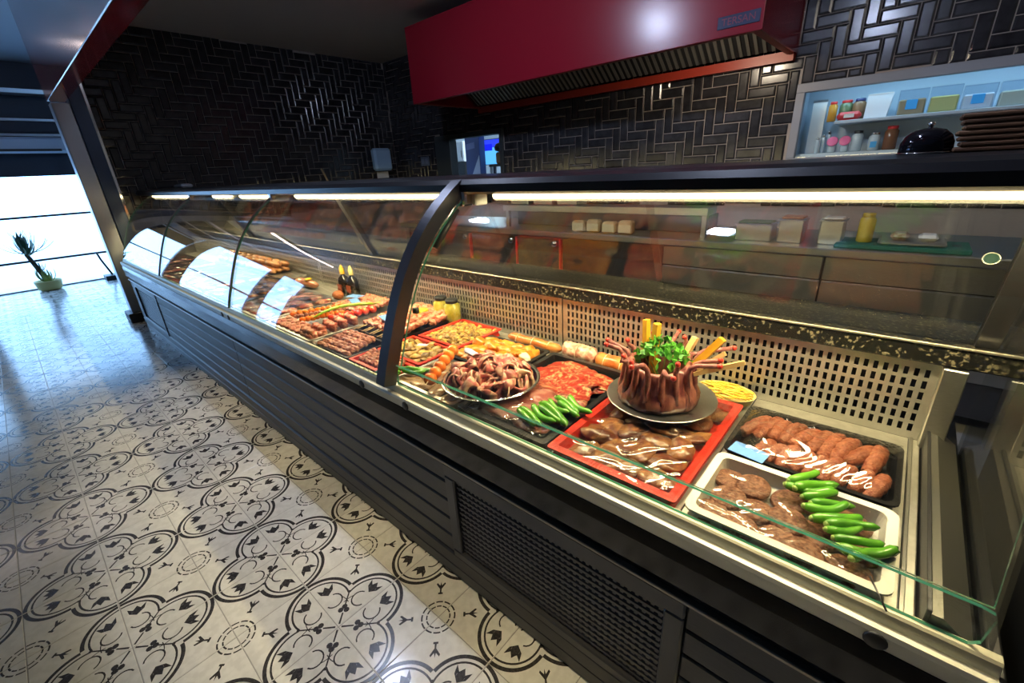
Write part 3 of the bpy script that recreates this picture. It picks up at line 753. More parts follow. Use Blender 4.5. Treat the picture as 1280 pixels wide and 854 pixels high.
# ------------------------------------------------------------------ on top of the canopy
CT = 1.2862
for k in range(7):
    b_ = empty('serving_board', (1.20+.004*((k*5) % 3-1), 1.06, CT+k*.0102), 'brown wooden serving board in the stack on the canopy, %s' % ('bottom', 'second from bottom', 'third from bottom', 'middle one', 'third from top', 'second from top', 'topmost')[k], 'board', 'serving boards stacked on the canopy')
    bbox((-.082, -.05, 0), (.09, .05, .0096), 'board', M_wood, b_, c=.003); bbox((-.07, -.046, .0096), (.075, .046, .0101), 'worn_face', M_wood, b_)
dm = empty('domed_lid', (1.072, 1.05, CT), 'glossy black dome lid with small knob on the canopy', 'lid')
MB().lathe([(.044,0),(.045,.004),(.044,.022),(.038,.036),(.026,.046),(.010,.050)], 28).build('dome', pm('black_chrome', (.03,.03,.04), rough=.06, metal=.8), dm, True)
MB().lathe([(.004,.050),(.004,.054),(.007,.057),(.006,.061),(.002,.062)], 14).build('knob', M_chrome, dm, True)
MB().lathe([(.046,0),(.048,.002),(.046,.004)], 28).build('rim', M_chrome, dm, True)
pl = empty('white_foam_lid', (-4.62, 1.06, CT), 'white foam lid lying on the far end of the canopy', 'foam lid')
bbox((-.15, -.05, 0), (.14, .055, .035), 'lid', pm('foam', (.55,.57,.62), rough=.7), pl, c=.012); bbox((-.12, -.03, .035), (.11, .035, .039), 'raised_face', pm('foam', (.6,.6,.6)), pl, c=.002)
br = empty('broom', (-4.45, 3.0, 0), 'wooden broom handle leaning near the left tiled wall', 'broom')
MB().tube([(0,0,.08), (-.30,-.36,1.42)], .013, 8).build('handle', pm('pale_wood', (.42,.30,.16), rough=.5), br, True)
bbox((-.12,-.03,.05), (.14,.04,.10), 'head', redp, br, c=.01); bbox((-.11,-.02,0), (.13,.03,.05), 'bristles', M_blackmat, br)
# ------------------------------------------------------------------ kitchen bench behind the case
by = 2.30
kb = empty('steel_workbench', (-.1, 2.6, 0), 'stainless steel kitchen workbench behind the display case', 'workbench')
def kp(lo, hi, name, mat, c=.003): return bbox(tuple(lo[i]-kb.location[i] for i in range(3)), tuple(hi[i]-kb.location[i] for i in range(3)), name, mat, kb, c)
kp((-2.7, by, .82), (1.7, 2.95, .86), 'worktop', M_steel, .006)
kp((-2.65, by+.06, .12), (1.65, 2.9, .82), 'carcass', M_steeldark, 0)
for a, b in ((-.02, .80), (.81, 1.65)):
    kp((a, by+.035, .70), (b, by+.06, .812), 'drawer_front', M_steel); kp((a, by+.035, .30), (b, by+.06, .69), 'door_front', M_steel)
for x in (-2.6, -.05, 1.6): kp((x, by+.07, 0), (x+.05, by+.12, .12), 'foot', M_steel, 0)
for a, b in ((-2.6, -1.75), (-1.70, -1.22), (-1.20, -.80)):
    kp((a, by+.03, .30), (b, by+.055, .80), 'glass_front', pm('oven_glass', (.06,.05,.04), rough=.1, coat=.6)); kp((b+.002, by+.02, .30), (b+.018, by+.05, .80), 'red_divider', redp)
    kn = MB().lathe([(.022,0),(.025,.006),(.02,.022)], 16).build('knob', M_chrome, kb, True); kn.location = (b-.03+.1, by+.02-2.6, .77); kn.rotation_euler = (PI/2, 0, 0)
kp((-1.40, by+.10, .985), (.20, 2.55, 1.03), 'raised_shelf', M_steel)
for x in (-1.38, .165): kp((x, by+.11, .86), (x+.03, by+.14, .985), 'shelf_leg', M_steel)
kp((-1.40, by+.28, .86), (.20, by+.30, .985), 'shelf_back', M_steeldark)
mbread = pm('bread_crust', (.45,.26,.10), (.60,.42,.20), 14, rough=.8, rnd=.25)
rg = random.Random(11)
for k in range(4):
    l_ = empty('bread_loaf', (-.66+.12*k, by+.085, .8605), 'slab of pale bread standing at the bench front edge below the raised shelf', 'bread', 'bread slabs on the bench')
    bbox((-.05, -.03, 0), (.05, .03, .075+.01*(k % 2)), 'crust', mbread, l_, c=.012); bbox((-.045, -.031, .01), (.045, -.028, .06), 'cut_face', pm('crumb', (.62,.50,.28), rough=.9), l_, c=.001)
for k, x in enumerate((-1.25, -1.02, -.80)):
    h_ = empty('steel_pan', (x, by+.20, 1.0302), 'steel food pan with brown contents on the raised shelf', 'pan', 'pans on the raised shelf')
    bbox((-.09, -.07, 0), (.09, .07, .05), 'pan', M_steel, h_, c=.008); bbox((-.08, -.06, .05), (.08, .06, .062), 'food', pm('stew', (.30,.14,.06), (.5,.32,.12), 40, rough=.6), h_, c=.01)
def gn(x, wd, h, food, label):
    g_ = empty('food_container', (x, by+.16, .8602), label, 'container')
    bbox((-wd/2, -.06, 0), (wd/2, .06, h), 'container', M_steel, g_, c=.006); bbox((-wd/2-.006, -.066, h-.006), (wd/2+.006, .066, h), 'rim', M_steel, g_, c=.002)
    bbox((-wd/2+.006, -.054, h), (wd/2-.006, .054, h+.012), 'food', food, g_, c=.006)
gn(.45, .18, .09, pm('herbs', (.04,.10,.03), (.08,.16,.05), 60, rough=.8), 'steel container of green herbs on the kitchen bench')
gn(.625, .115, .12, pm('chili_mix', (.30,.08,.03), (.45,.2,.06), 50, rough=.6), 'steel container of red chilli mix on the kitchen bench')
gn(.80, .10, .12, pm('cream', (.6,.55,.45), rough=.5), 'tall steel container of cream on the kitchen bench')
bo = jar(.935, by+.14, .8602+.02, .032, .135, pm('mustard', (.55,.40,.03), rough=.3), pm('mustard_cap', (.5,.34,.02), rough=.4), 'yellow mustard bottle standing on the green cutting board', 'mustard_bottle', 'bottle')
gb = empty('green_cutting_board', (1.05, by+.16, .8602), 'dark green cutting board on the kitchen bench', 'cutting board')
bbox((-.22, -.12, 0), (.26, .12, .0195), 'board', pm('green_board', (.01,.13,.085), rough=.5), gb, c=.003); bbox((.20, -.03, .0195), (.23, .03, .020), 'grip_slot', M_blackmat, gb)
tb = empty('meat_tray', (1.11, by+.16, .880), 'pale tray with meat scraps on the green cutting board', 'tray')
bbox((-.12, -.10, 0), (.12, .10, .02), 'tray', M_steel, tb, c=.008); bbox((-.08, -.06, .02), (-.01, .05, .05), 'meat', pm('scrap', (.25,.09,.06), (.5,.4,.33), 40, rough=.5), tb, c=.02); bbox((.02, -.05, .02), (.09, .05, .045), 'white_pack', M_white, tb, c=.015)
# cold spots in the ceiling right above the case
for x, lb in ((.36, 'cold white ceiling spot above the lamb crown'), (-1.42, 'cold white ceiling spot above the sausage end')):
    sp_ = empty('ceiling_spot', (x, .70, ZC), lb, 'spotlight', 'cold spots above the case')
    MB().lathe([(.062,-.012),(.072,-.010),(.075,0),(.075,.002)], 24).build('bezel', M_white, sp_, True)
    MB().lathe([(.058,-.014),(.058,-.011)], 20).build('lens', glow('spot_cold', (.62,.74,1.0), 16), sp_)
    area_light('ceiling_spot_lamp', (x, .70, ZC-.07), (.1, .9, -.8), .11, .11, 24, (.62,.72,1.0))
# unseen ceiling panel added to brighten the back wall, beyond the right edge
kl = empty('kitchen_fill', (2.3, 2.2, ZC), 'warm white fill panel added on the ceiling over the kitchen end', 'lamp')
bbox((-.3, -.15, -.03), (.3, .15, 0), 'housing', M_white, kl, c=.004); bbox((-.28, -.13, -.033), (.28, .13, -.0305), 'diffuser', glow('kitchen_fill_warm', (1.0,.86,.66), 3), kl)
area_light('kitchen_fill_light', (2.3, 2.2, ZC-.04), (.15, .7, -1), .5, .25, 13, (1.0,.90,.76))
# tube lamp over the entrance
tl = empty('entrance_tube_lamp', (-6.5, -1.2, 2.95), 'white tube lamp on the ceiling near the shop front', 'lamp')
bbox((-.05, -.85, -.06), (.05, .85, 0), 'body', M_white, tl, c=.005)
MB().tube([(0,-.8,-.08), (0,.8,-.08)], .02, 10).build('tube', glow('tube_pinkish', (1.0,.80,.78), 12), tl, True)
# ------------------------------------------------------------------ warm can lights added out of view to brighten the aisle floor
for k, x in enumerate((.95, .15, -.65, -1.45, -2.25)):
    dl = empty('aisle_fill_can', (x, .14, 2.95), 'deep black can light added to warm the aisle, above the %s' % ('white patty tray', 'silver platter', 'steel skewer tray', 'dark bottles', 'smoked sausages')[k], 'can light', 'can lights added over the aisle')
    MB().lathe([(.056,0),(.056,-.20),(.050,-.20),(.050,-.012),(.02,-.010)], 24).build('can', M_blackmat, dl, True)
    MB().lathe([(.045,-.0165),(.045,-.0135)], 20).build('lens', glow('down_warm_%d' % k, (1.0,.82,.5), 4), dl)
    l = bpy.data.lights.new('aisle_fill_lamp', 'SPOT'); l.energy = 135-10*k; l.color = (1.0,.80,.44); l.spot_size = R(29); l.spot_blend = 1.0; l.shadow_soft_size = .015
    o = bpy.data.objects.new('aisle_fill_lamp', l); COL.objects.link(o); o.location = (x, .14, 2.92); o.rotation_euler = (R(-1), 0, 0)
# ------------------------------------------------------------------ food helpers
def blob(name, mat, s, seed, sub=3, amp=.18, freq=1.6, fine=0.0, flat=-.75):
    bm = bmesh.new(); bmesh.ops.create_icosphere(bm, subdivisions=sub, radius=1.0)
    o = Vector((seed*3.7, seed*1.9, seed*.73))
    for v in bm.verts:
        n = v.co.normalized(); d = 1+amp*noise.noise(n*freq+o)*2
        if fine: d += fine*noise.noise(n*freq*4+o)*2
        c = n*d; c.z = max(c.z, flat)
        v.co = Vector((c.x*s[0], c.y*s[1], c.z*s[2]))
    me = bpy.data.meshes.new(name); bm.to_mesh(me); bm.free(); me.materials.append(mat)
    me.polygons.foreach_set('use_smooth', [True]*len(me.polygons)); return me
def rrect(x0, x1, y0, y1, r, n=4):
    out = []
    for cx_, cy_, a0 in ((x1-r, y1-r, 0), (x0+r, y1-r, 90), (x0+r, y0+r, 180), (x1-r, y0+r, 270)):
        for k in range(n+1):
            a = R(a0+90*k/n); out.append((cx_+r*math.cos(a), cy_+r*math.sin(a)))
    return out
def tray(x0, x1, y0, y1, h, mat, label, rim=.012, r=.014, rot=0.0, name='food_tray', z=DZ+.0008, group=None):
    cx_, cy_ = (x0+x1)/2, (y0+y1)/2; hx, hy = (x1-x0)/2, (y1-y0)/2; t = .0025
    loops = [(.012,0), (.006,.003), (rim*.9,h-.004), (0,h-.004), (0,h), (rim,h), (rim+.006,.006), (rim+.012,t+.001)]
    mb = MB(); vs = []; n = None
    for ins, zz in loops:
        L_ = rrect(-hx+ins, hx-ins, -hy+ins, hy-ins, max(.003, r-ins*.3)); n = len(L_); vs += [(a, b, zz) for a, b in L_]
    fs = [list(range(n))[::-1]]
    for i in range(len(loops)-1): fs += [(i*n+k, i*n+(k+1) % n, (i+1)*n+(k+1) % n, (i+1)*n+k) for k in range(n)]
    fs.append([(len(loops)-1)*n+k for k in range(n)])
    mb.add(vs, fs)
    me = mb.mesh(name, mat)
    return link(name, me, None, (cx_, cy_, z), (0,0,rot), (1,1,1), label, 'tray', group)
def film(x0, x1, y0, y1, z, label, amp=.003, crease=.004, hump=None, seed=0, rot=0.0, n=110):
    cx_, cy_ = (x0+x1)/2, (y0+y1)/2
    def fn(u, v):
        x = (u-.5)*(x1-x0); y = (v-.5)*(y1-y0)
        e = min(u, 1-u, v, 1-v); k = min(1, e*7)
        q = x*.75-y*.66; p = x*.66+y*.75
        m_ = max(0, .25+1.1*noise.noise(Vector((x*8+seed, y*8, seed+9))))
        ridge = (1-abs(noise.noise(Vector((q*75, p*7, seed+5))))*2)
        r3 = max(0, 1-abs(noise.noise(Vector((x*14, y*14, seed+2))))*9)
        zz = k*(amp*noise.noise(Vector((x*16, y*16, seed)))+crease*.55*m_*ridge+crease*.45*r3)
        if hump: zz += k*hump(x+cx_, y+cy_)
        return (x, y, zz)
    me = MB().grid(fn, n, n).mesh('cling_film', M_film, True)
    return link('cling_film', me, None, (cx_, cy_, z), (0,0,rot), (1,1,1), label, 'cling film')
def put(me, name, label, cat, group, loc, rot=(0,0,0), scale=1.0):
    return link(name, me, None, loc, rot, scale, label, cat, group)
def card(x, y, z, rot, label, sx=.030, sy=.018, mat=None, tilt=0.0):
    c = empty('price_card', (x, y, z), label, 'card', None, (tilt, 0, rot))
    bbox((-sx, -sy, 0), (sx, sy, .0012), 'card', mat or M_label, c)
    return c
FL = DZ+.0045       # inside bottom of a tray
rg = random.Random(5)
M_blk = pm('black_tray_plastic', (.010,.010,.011), rough=.28, coat=.3)
M_wht = pm('white_foam_tray', (.72,.70,.62), rough=.4)
M_mince = pm('mince_patty', (.17,.055,.025), (.40,.19,.11), 150, rough=.5, ramp=(.40,.62), bump=1.0, bscale=200, rnd=.12)
M_kofte = pm('mince_finger', (.27,.065,.032), (.40,.14,.075), 110, rough=.4, bump=.9, bscale=220, rnd=.1)
M_marin = pm('marinated_meat', (.15,.04,.020), (.36,.16,.05), 26, rough=.3, distort=.8, rnd=.25, coat=.3)
M_beef = pm('marbled_beef', (.30,.022,.012), (.62,.30,.14), 26, rough=.3, ramp=(.50,.63), distort=3.0, rnd=.12, coat=.25)
M_roast = pm('wrapped_roast', (.30,.07,.05), (.45,.20,.14), 18, rough=.3, distort=1.2, rnd=.15, coat=.4)
M_pork = pm('pork_strip', (.50,.12,.10), (.76,.50,.32), 34, rough=.32, ramp=(.44,.62), distort=1.0, rnd=.12, coat=.2)
M_chick = pm('marinated_chicken', (.62,.19,.012), (.74,.32,.04), 26, rough=.3, rnd=.15, coat=.3)
M_dice = pm('diced_mix', (.22,.11,.03), (.55,.34,.07), 30, rough=.4, rnd=.45)
M_tom = pm('orange_tomato', (.85,.16,.012), (.90,.24,.02), 12, rough=.15, coat=.5, rnd=.08)
M_cher = pm('cherry_tomato', (.70,.03,.015), (.78,.06,.02), 12, rough=.12, coat=.6, rnd=.1)
M_pep = pm('green_pepper', (.07,.26,.02), (.13,.38,.03), 18, rough=.2, coat=.5, rnd=.15)
M_stem = pm('pepper_stem', (.30,.42,.10), rough=.5)
M_shash = pm('skewer_meat', (.28,.075,.045), (.45,.18,.10), 36, rough=.35, rnd=.25, coat=.2)
M_pink = pm('skewer_pork', (.44,.10,.06), (.62,.27,.16), 34, rough=.35, rnd=.2, coat=.2)
def pepper_meshes():
    out = []
    for k, bend in enumerate((.10, -.14, .22)):
        pts = []; rad = []
        for i in range(11):
            t = i/10; pts.append(((t-.5)*.088, bend*.088*(t-.5)**2*2.2, .003*math.sin(t*5+k)))
            rad.append(.0092*(1.0-.2*t)*min(1, .7+t*4) if t < .93 else .0062*(1-t)*9+.002)
        out.append((MB().tube(pts, rad, 12).mesh('green_pepper', M_pep, True), MB().tube([Vector(pts[0])+Vector((.001,0,0)), Vector(pts[0])-Vector((.002,0,0)), Vector(pts[0])-Vector((.004,0,0))], [.0060,.0052,.0046], 8).mesh('stem', M_stem, True)))
    return out
PEP = pepper_meshes()
def pepper(x, y, z, ang, s, k, label, group):
    o = link('green_pepper', PEP[k][0], None, (x, y, z), (0, 0, ang), s, label, 'pepper', group)
    link('stem', PEP[k][1], o)
    return o
# ---- white tray with mince patties
tray(.866, 1.174, .3765, .594, .034, M_wht, 'white rectangular foam tray of flat mince patties', rim=.016, r=.02)
def patty(seed):
    mb = MB(); n = 30; vs = []; prof = [(.55,-.006),(.93,-.006),(1.0,-.002),(1.0,.003),(.94,.0065),(.6,.0072),(.25,.0074)]
    for r_, z_ in prof:
        for k in range(n):
            a = 2*PI*k/n; d = .0335*r_*(1+.035*noise.noise(Vector((math.cos(a)*2, math.sin(a)*2, seed*3))))
            vs.append((d*math.cos(a), d*.92*math.sin(a), z_+.0008*noise.noise(Vector((math.cos(a)*r_*6, math.sin(a)*r_*6, seed)))))
    fs = [(i*n+k, i*n+(k+1) % n, (i+1)*n+(k+1) % n, (i+1)*n+k) for i in range(len(prof)-1) for k in range(n)]+[list(range(n))[::-1], [(len(prof)-1)*n+k for k in range(n)]]
    return mb.add(vs, fs).mesh('mince_patty', M_mince, True)
PAT = [patty(k) for k in range(3)]
for i in range(5):
    for j in range(3):
        x = .905+i*.053+rg.uniform(-.007,.007)+(j % 2)*.012; y = .413+j*.062+rg.uniform(-.006,.006)
        put(PAT[(i+j) % 3], 'mince_patty', 'flat round brown mince patty in the white tray', 'patty', 'patties in the white tray', (x, y, FL+.0085+.006*((i+j) % 2)), (rg.uniform(-.1,.1), rg.uniform(-.1,.1), rg.uniform(0,6)))
film(.868, 1.172, .380, .592, DZ+.034, 'cling film stretched over the white patty tray', .0025, .005, None, 1)
for k in range(12):
    t_ = k/11; x = 1.030+.118*t_; y = .583-.150*t_
    pepper(x+.006*math.sin(k*2.1), y+.006*math.cos(k*1.7), DZ+.0465+.003*(k % 2), .72+.18*math.sin(k*2.6)+(.35 if k == 0 else 0), .92+.10*math.sin(k*1.3), k % 3, 'fresh green pepper lying on the cling film of the patty tray', 'peppers on the patty tray')
MB().tube([(1.145,.400,.698), (1.168,.352,.692)], .0014, 6).build('loose_skewer', M_steeldark, None, True, label='thin dark skewer tip sticking out under the peppers', cat='skewer')
# ---- black tray with mince fingers
tray(.866, 1.174, .606, .846, .032, M_blk, 'black tray of mince fingers beside the perforated back panel', rim=.010, r=.022)
def finger(seed):
    mb = MB(); pts = []; rad = []
    for i in range(15):
        t = i/14; pts.append((.004*math.sin(t*3+seed), (t-.5)*.092, .008*math.sin(t*PI)))
        rad.append(.0152*max(.35, math.sin(PI*min(1, max(0, .10+t*.80)))**.35)*(1+.10*math.sin(t*30+seed)))
    return mb.tube(pts, rad, 12).mesh('mince_finger', M_kofte, True)
FIN = [finger(k) for k in range(4)]
for j, (y, n, zz, sc_) in enumerate(((.768, 10, .018, 1.12), (.672, 9, .016, .95))):
    for i in range(n):
        x = (.900 if j == 0 else .935)+i*.0255
        put(FIN[(i+j) % 4], 'mince_finger', 'ridged mince finger in the %s row of the black tray' % ('panel-side' if j == 0 else 'patty-side'), 'kofte', 'mince fingers in the black tray', (x, y-.010*abs(i-n/2)/n+rg.uniform(-.003,.003), FL+zz), (rg.uniform(-.1,.1), rg.uniform(-.2,.2), rg.uniform(-.15,.05)-.25), sc_)
film(.868, 1.172, .608, .844, DZ+.034, 'cling film stretched over the black mince finger tray', .003, .006, lambda x, y: .024*math.exp(-((y-.735)/.085)**4), 2)
card(.918, .622, DZ+.0365, R(-8), 'blue card on the corner of the mince finger tray', .036, .022)
# ---- red tray with marinated chops under film
tray(.546, .853, .377, .832, .032, M_redtray, 'large red plastic tray of marinated chops under wrinkled film', rim=.020, r=.008)
CH = [blob('marinated_chop', M_marin, (.052,.036,.015), k+10, 3, .20, 1.7, .05) for k in range(4)]
for i in range(4):
    for j in range(6):
        x = .613+i*.058+rg.uniform(-.006,.006); y = .434+j*.066+rg.uniform(-.008,.008)
        put(CH[(i*2+j) % 4], 'marinated_chop', 'brown marinated meat chop in the large red tray', 'meat', 'chops in the large red tray', (x, y, FL+.0125+.004*((i+j) % 2)), (rg.uniform(-.15,.15), rg.uniform(-.15,.15), rg.uniform(0,6)), .84)
film(.552, .847, .383, .826, DZ+.0335, 'wrinkled cling film over the large red tray', .004, .010, None, 3)
card(.755, .668, DZ+.0375, R(-20), 'blue card at the plate edge on the red tray', .024, .020)
# ---- lamb crown on a plate
PX, PY, PZ = .672, .722, DZ+.043
plate = empty('steel_plate', (PX, PY, PZ), 'round grey steel plate under the lamb crown roast', 'plate')
MB().lathe([(.05,0),(.085,.001),(.125,.006),(.139,.012),(.140,.0135),(.125,.0085),(.08,.004),(.03,.003)], 40).build('dish', pm('plate_steel', (.42,.43,.38), rough=.25, metal=.9), plate, True)
MB().lathe([(.137,.0115),(.1415,.0125),(.1405,.0145),(.136,.0125)], 40).build('rolled_rim', M_steel, plate, True)
crown = empty('lamb_crown_roast', (PX-.005, PY-.012, PZ+.005), 'lamb crown roast with flared rib bones on the steel plate', 'lamb roast'); crown.scale = (1, 1, 1.12)
M_lamb = pm('lamb_meat', (.11,.020,.022), (.36,.14,.09), 45, rough=.35, distort=1.0, coat=.25, stretch=(1,1,.35))
M_rib = pm('rib_bone', (.20,.055,.055), (.38,.15,.12), 60, rough=.4); M_tip = pm('rib_tip', (.60,.05,.035), rough=.35)
mb = MB(); prof = [(.060,.0),(.088,.0),(.101,.010),(.104,.024),(.096,.040),(.086,.058),(.081,.078),(.079,.094),(.071,.100),(.063,.094),(.060,.06),(.058,.02)]
n = 56; vs = []
for i, (r_, z_) in enumerate(prof):
    for k in range(n):
        a = 2*PI*k/n; d = 1+.05*noise.noise(Vector((math.cos(a)*3, math.sin(a)*3, z_*30)))+(.05*math.cos(a*16) if 3 < i < 8 else 0)+(.06*noise.noise(Vector((math.cos(a)*9, math.sin(a)*9, z_*60))) if i < 4 else 0)
        vs.append((r_*d*math.cos(a), r_*d*math.sin(a), z_*(1+.06*math.sin(a*2+1))))
mb.add(vs, [(i*n+k, i*n+(k+1) % n, (i+1)*n+(k+1) % n, (i+1)*n+k) for i in range(len(prof)-1) for k in range(n)]+[((len(prof)-1)*n+k, (len(prof)-1)*n+(k+1) % n, (k+1) % n, k) for k in range(n)])
mb.build('meat', M_lamb, crown, True)
for k in range(16):
    a = 2*PI*k/16+.1; out = .125+.03*math.sin(k*1.7)+(.018 if math.cos(a) > .3 else 0); hh = .122+.012*math.sin(k*2.3)
    side = .25*math.sin(k*3.1)
    def rp(r_, z_, s_=0): return (r_*math.cos(a+s_), r_*math.sin(a+s_), z_)
    pts = [rp(.093,.028), rp(.088,.065), rp(.084,.092), rp(.088,.108,side*.3), rp(.104,hh-.005,side*.6), rp(out,hh+.006,side)]
    rb1 = MB().tube(pts, [.0085,.0085,.0078,.0064,.0054,.005], 9).build('rib', M_rib, crown, True)
    p1 = Vector(pts[-1]); p0 = Vector(pts[-2]); t_ = (p1-p0).normalized()
    MB().tube([p1-t_*.004, p1+t_*.002, p1+t_*.006], [.0058,.0062,.003], 9).build('bone_tip', M_tip, rb1, True)
# parsley in the crown
ps = empty('parsley_bunch', (PX-.005, PY+.01, PZ+.04), 'bunch of bright green parsley inside the lamb crown', 'parsley')
mb = MB(); r2 = random.Random(9)
for k in range(150):
    th = r2.uniform(0, 2*PI); rr = .062*math.sqrt(r2.random()); c = Vector((rr*math.cos(th)*1.15-.004, rr*math.sin(th), .068+.052*(1-(rr/.066)**2)+r2.uniform(-.016,.014)))
    u = Vector((r2.uniform(-1,1), r2.uniform(-1,1), r2.uniform(-.2,.7))).normalized(); v = u.cross(Vector((r2.uniform(-1,1), r2.uniform(-1,1), r2.uniform(-1,1)))).normalized(); s_ = r2.uniform(.009,.014); w_ = u.cross(v)*s_*.25
    mb.add([c-u*s_, c-u*s_*.2+v*s_*.8, c+u*s_*.4+v*s_*.45+w_, c+u*s_, c+u*s_*.4-v*s_*.45+w_, c-u*s_*.2-v*s_*.8], [(0,1,2,3,4,5)])
mb.build('leaves', pm('parsley', (.05,.26,.02), (.12,.42,.04), 50, rough=.4, rnd=.1), ps)
mb = MB()
for k in range(14):
    th = k*.9; mb.tube([(0,0,0), (.03*math.cos(th), .03*math.sin(th), .05), (.05*math.cos(th), .05*math.sin(th), .085)], .0012, 5)
mb.build('stems', pm('parsley_stem', (.15,.35,.06), rough=.5), ps)
M_fry = pm('fried_potato', (.62,.30,.012), (.70,.38,.03), 30, rough=.45)
for k, (p0, p1, wd, m_, lb) in enumerate((((.612,.752,.760),(.600,.765,.905),.0075,M_fry,'yellow potato baton standing upright at the parsley edge, square cut'), ((.638,.735,.755),(.640,.742,.908),.0082,M_fry,'yellow potato baton standing upright in the middle of the parsley'),
      ((.715,.735,.770),(.800,.755,.895),.0085,M_fry,'yellow potato baton leaning outward over the rib bones'), ((.745,.725,.800),(.812,.750,.862),.006,pm('pale_baton',(.58,.40,.18),rough=.5),'short pale baton leaning beside the yellow one'), ((.755,.712,.805),(.858,.742,.852),.0055,pm('pale_baton',(.58,.40,.18)),'long pale baton leaning low over the red bone tips'), ((.700,.780,.800),(.722,.80,.868),.0075,pm('pale_baton',(.58,.40,.18)),'pale baton behind the parsley bunch'))):
    v0, v1 = Vector(p0), Vector(p1); t_ = (v1-v0).normalized(); u_ = t_.cross(Vector((.3,1,.1))).normalized(); w_ = t_.cross(u_)
    mb = MB(); vs = []
    for q, s_ in ((v0,.9), (v0.lerp(v1,.5),1.0), (v1-t_*.002,.97), (v1,.8)): vs += [q+u_*wd*s_*a+w_*wd*s_*b for a, b in ((-1,-1),(1,-1),(1,1),(-1,1))]
    mb.add([v-v0 for v in vs], [(3,2,1,0),(12,13,14,15)]+[(i*4+j, i*4+(j+1) % 4, i*4+4+(j+1) % 4, i*4+4+j) for i in range(3) for j in range(4)])
    mb.build('potato_baton', m_, None, loc=v0, label=lb, cat='potato baton')
# yellow cheese plate by the panel
yp = empty('oval_cheese_dish', (.790, .888, DZ+.0008), 'small oval dish of yellow shredded cheese by the perforated panel', 'dish')
MB().lathe([(.045,0),(.060,.012),(.066,.030),(.068,.032),(.062,.029),(.05,.012)], 30).build('dish', pm('cream_dish', (.58,.48,.20), rough=.4), yp, True)
mb = MB(); r2 = random.Random(4)
for k in range(90):
    th = r2.uniform(0, 2*PI); rr = .055*math.sqrt(r2.random()); a = r2.uniform(-.5,.5); c = Vector((rr*math.cos(th), rr*math.sin(th), .030+.008*(1-rr/.055)+r2.uniform(0,.004)))
    d_ = Vector((math.cos(a), math.sin(a), r2.uniform(-.1,.1)))*r2.uniform(.008,.016); mb.tube([c-d_, c+Vector((0,0,.002)), c+d_], .0022, 5)
mb.build('shredded_cheese', pm('cheese', (.62,.36,.02), (.72,.48,.07), 60, rough=.5), yp, True, kind='stuff')
yp.scale = (1.15, .85, 1)
# ---- beef tray
tray(.228, .538, .380, .842, .030, M_blk, 'black tray of marbled beef steaks left of the red tray', rim=.016, r=.012)
STK = [blob('beef_steak', M_beef, (.086,.062,.010), k+30, 4, .18, 1.6, .04) for k in range(4)]
for k, (x, y, z_, a) in enumerate(((.335,.765,.016,.3), (.435,.745,.021,-.3), (.325,.690,.026,.1), (.415,.675,.031,.8), (.435,.620,.028,-.5), (.350,.600,.026,.4))):
    put(STK[k % 4], 'beef_steak', 'thin marbled red beef steak layered in the black tray', 'steak', 'steaks in the black beef tray', (x, y, FL+z_-.004), (rg.uniform(-.1,.1), rg.uniform(-.1,.1), a), (.95, .95, 1))
RST = [blob('beef_joint', M_roast, (.078,.056,.018), k+40, 4, .14, 1.6, .04) for k in range(2)]
for k, (x, y, a) in enumerate(((.330,.465,.1), (.440,.470,-.2), (.395,.545,.1))):
    put(RST[k % 2], 'beef_joint', 'film-wrapped dark red beef joint at the rail end of the beef tray', 'beef joint', 'joints in the beef tray', (x, y, FL+.020+.002*k), (0,0,a))
film(.240, .526, .390, .600, DZ+.040, 'cling film over the beef joints under the green peppers', .004, .007, None, 5)
for k, (x, y, a) in enumerate(((.445,.425,-.35), (.458,.437,-.33), (.470,.455,-.30), (.485,.470,-.28), (.497,.487,-.38), (.482,.508,-.25), (.507,.522,-.30), (.500,.540,-.32), (.520,.548,-.36))):
    pepper(x, y, DZ+.050+.002*(k % 2), a, 1.0+(.35 if k == 4 else .1*math.sin(k)), k % 3, 'fresh green pepper lying on the film of the beef tray', 'peppers on the beef tray')
# ---- round platter with curled pork strips
pp = empty('round_platter', (.228, .526, DZ+.047), 'round silver platter heaped with curled pork strips', 'platter')
MB().lathe([(.06,0),(.10,.001),(.132,.010),(.146,.013),(.147,.0145),(.13,.0125),(.09,.004),(.03,.003)], 40).build('dish', pm('platter_silver', (.62,.62,.56), rough=.2, metal=.9), pp, True)
MB().lathe([(.144,.012),(.149,.0135),(.148,.0155),(.143,.0135)], 40).build('rolled_rim', M_chrome, pp, True)
def curl(seed):
    r2 = random.Random(seed); mb = MB(); pts = []; turn = r2.uniform(3.5, 5.5); r0 = r2.uniform(.014,.020)
    for i in range(18):
        t = i/17; a = turn*t; rr = r0*(1+.55*t); pts.append((rr*math.cos(a)+.004*math.sin(t*9), rr*math.sin(a), .006*math.sin(t*7+seed)))
    vs = []; fs = []; n_ = len(pts)
    for i in range(n_):
        t = i/(n_-1); wd = .0125*min(1, .45+3*min(t, 1-t)); a = turn*t; o_ = Vector((math.cos(a), math.sin(a), 0))*.0022; wv = Vector((.25*math.sin(seed), .3, 1)).normalized()*wd; c = Vector(pts[i])
        wob = Vector((0, 0, .003*math.sin(t*11+seed)))
        vs += [c-wv-o_+wob, c-wv+o_+wob, c+o_*1.3, c+wv+o_-wob, c+wv-o_-wob, c-o_*1.3]
    for i in range(n_-1):
        for q in range(6): fs.append((i*6+q, i*6+(q+1) % 6, i*6+6+(q+1) % 6, i*6+6+q))
    fs += [(5,4,3,2,1,0), tuple((n_-1)*6+q for q in range(6))]
    return mb.add(vs, fs).mesh('pork_strip', M_pork, True)
CU = [curl(k+1) for k in range(5)]
r2 = random.Random(21)
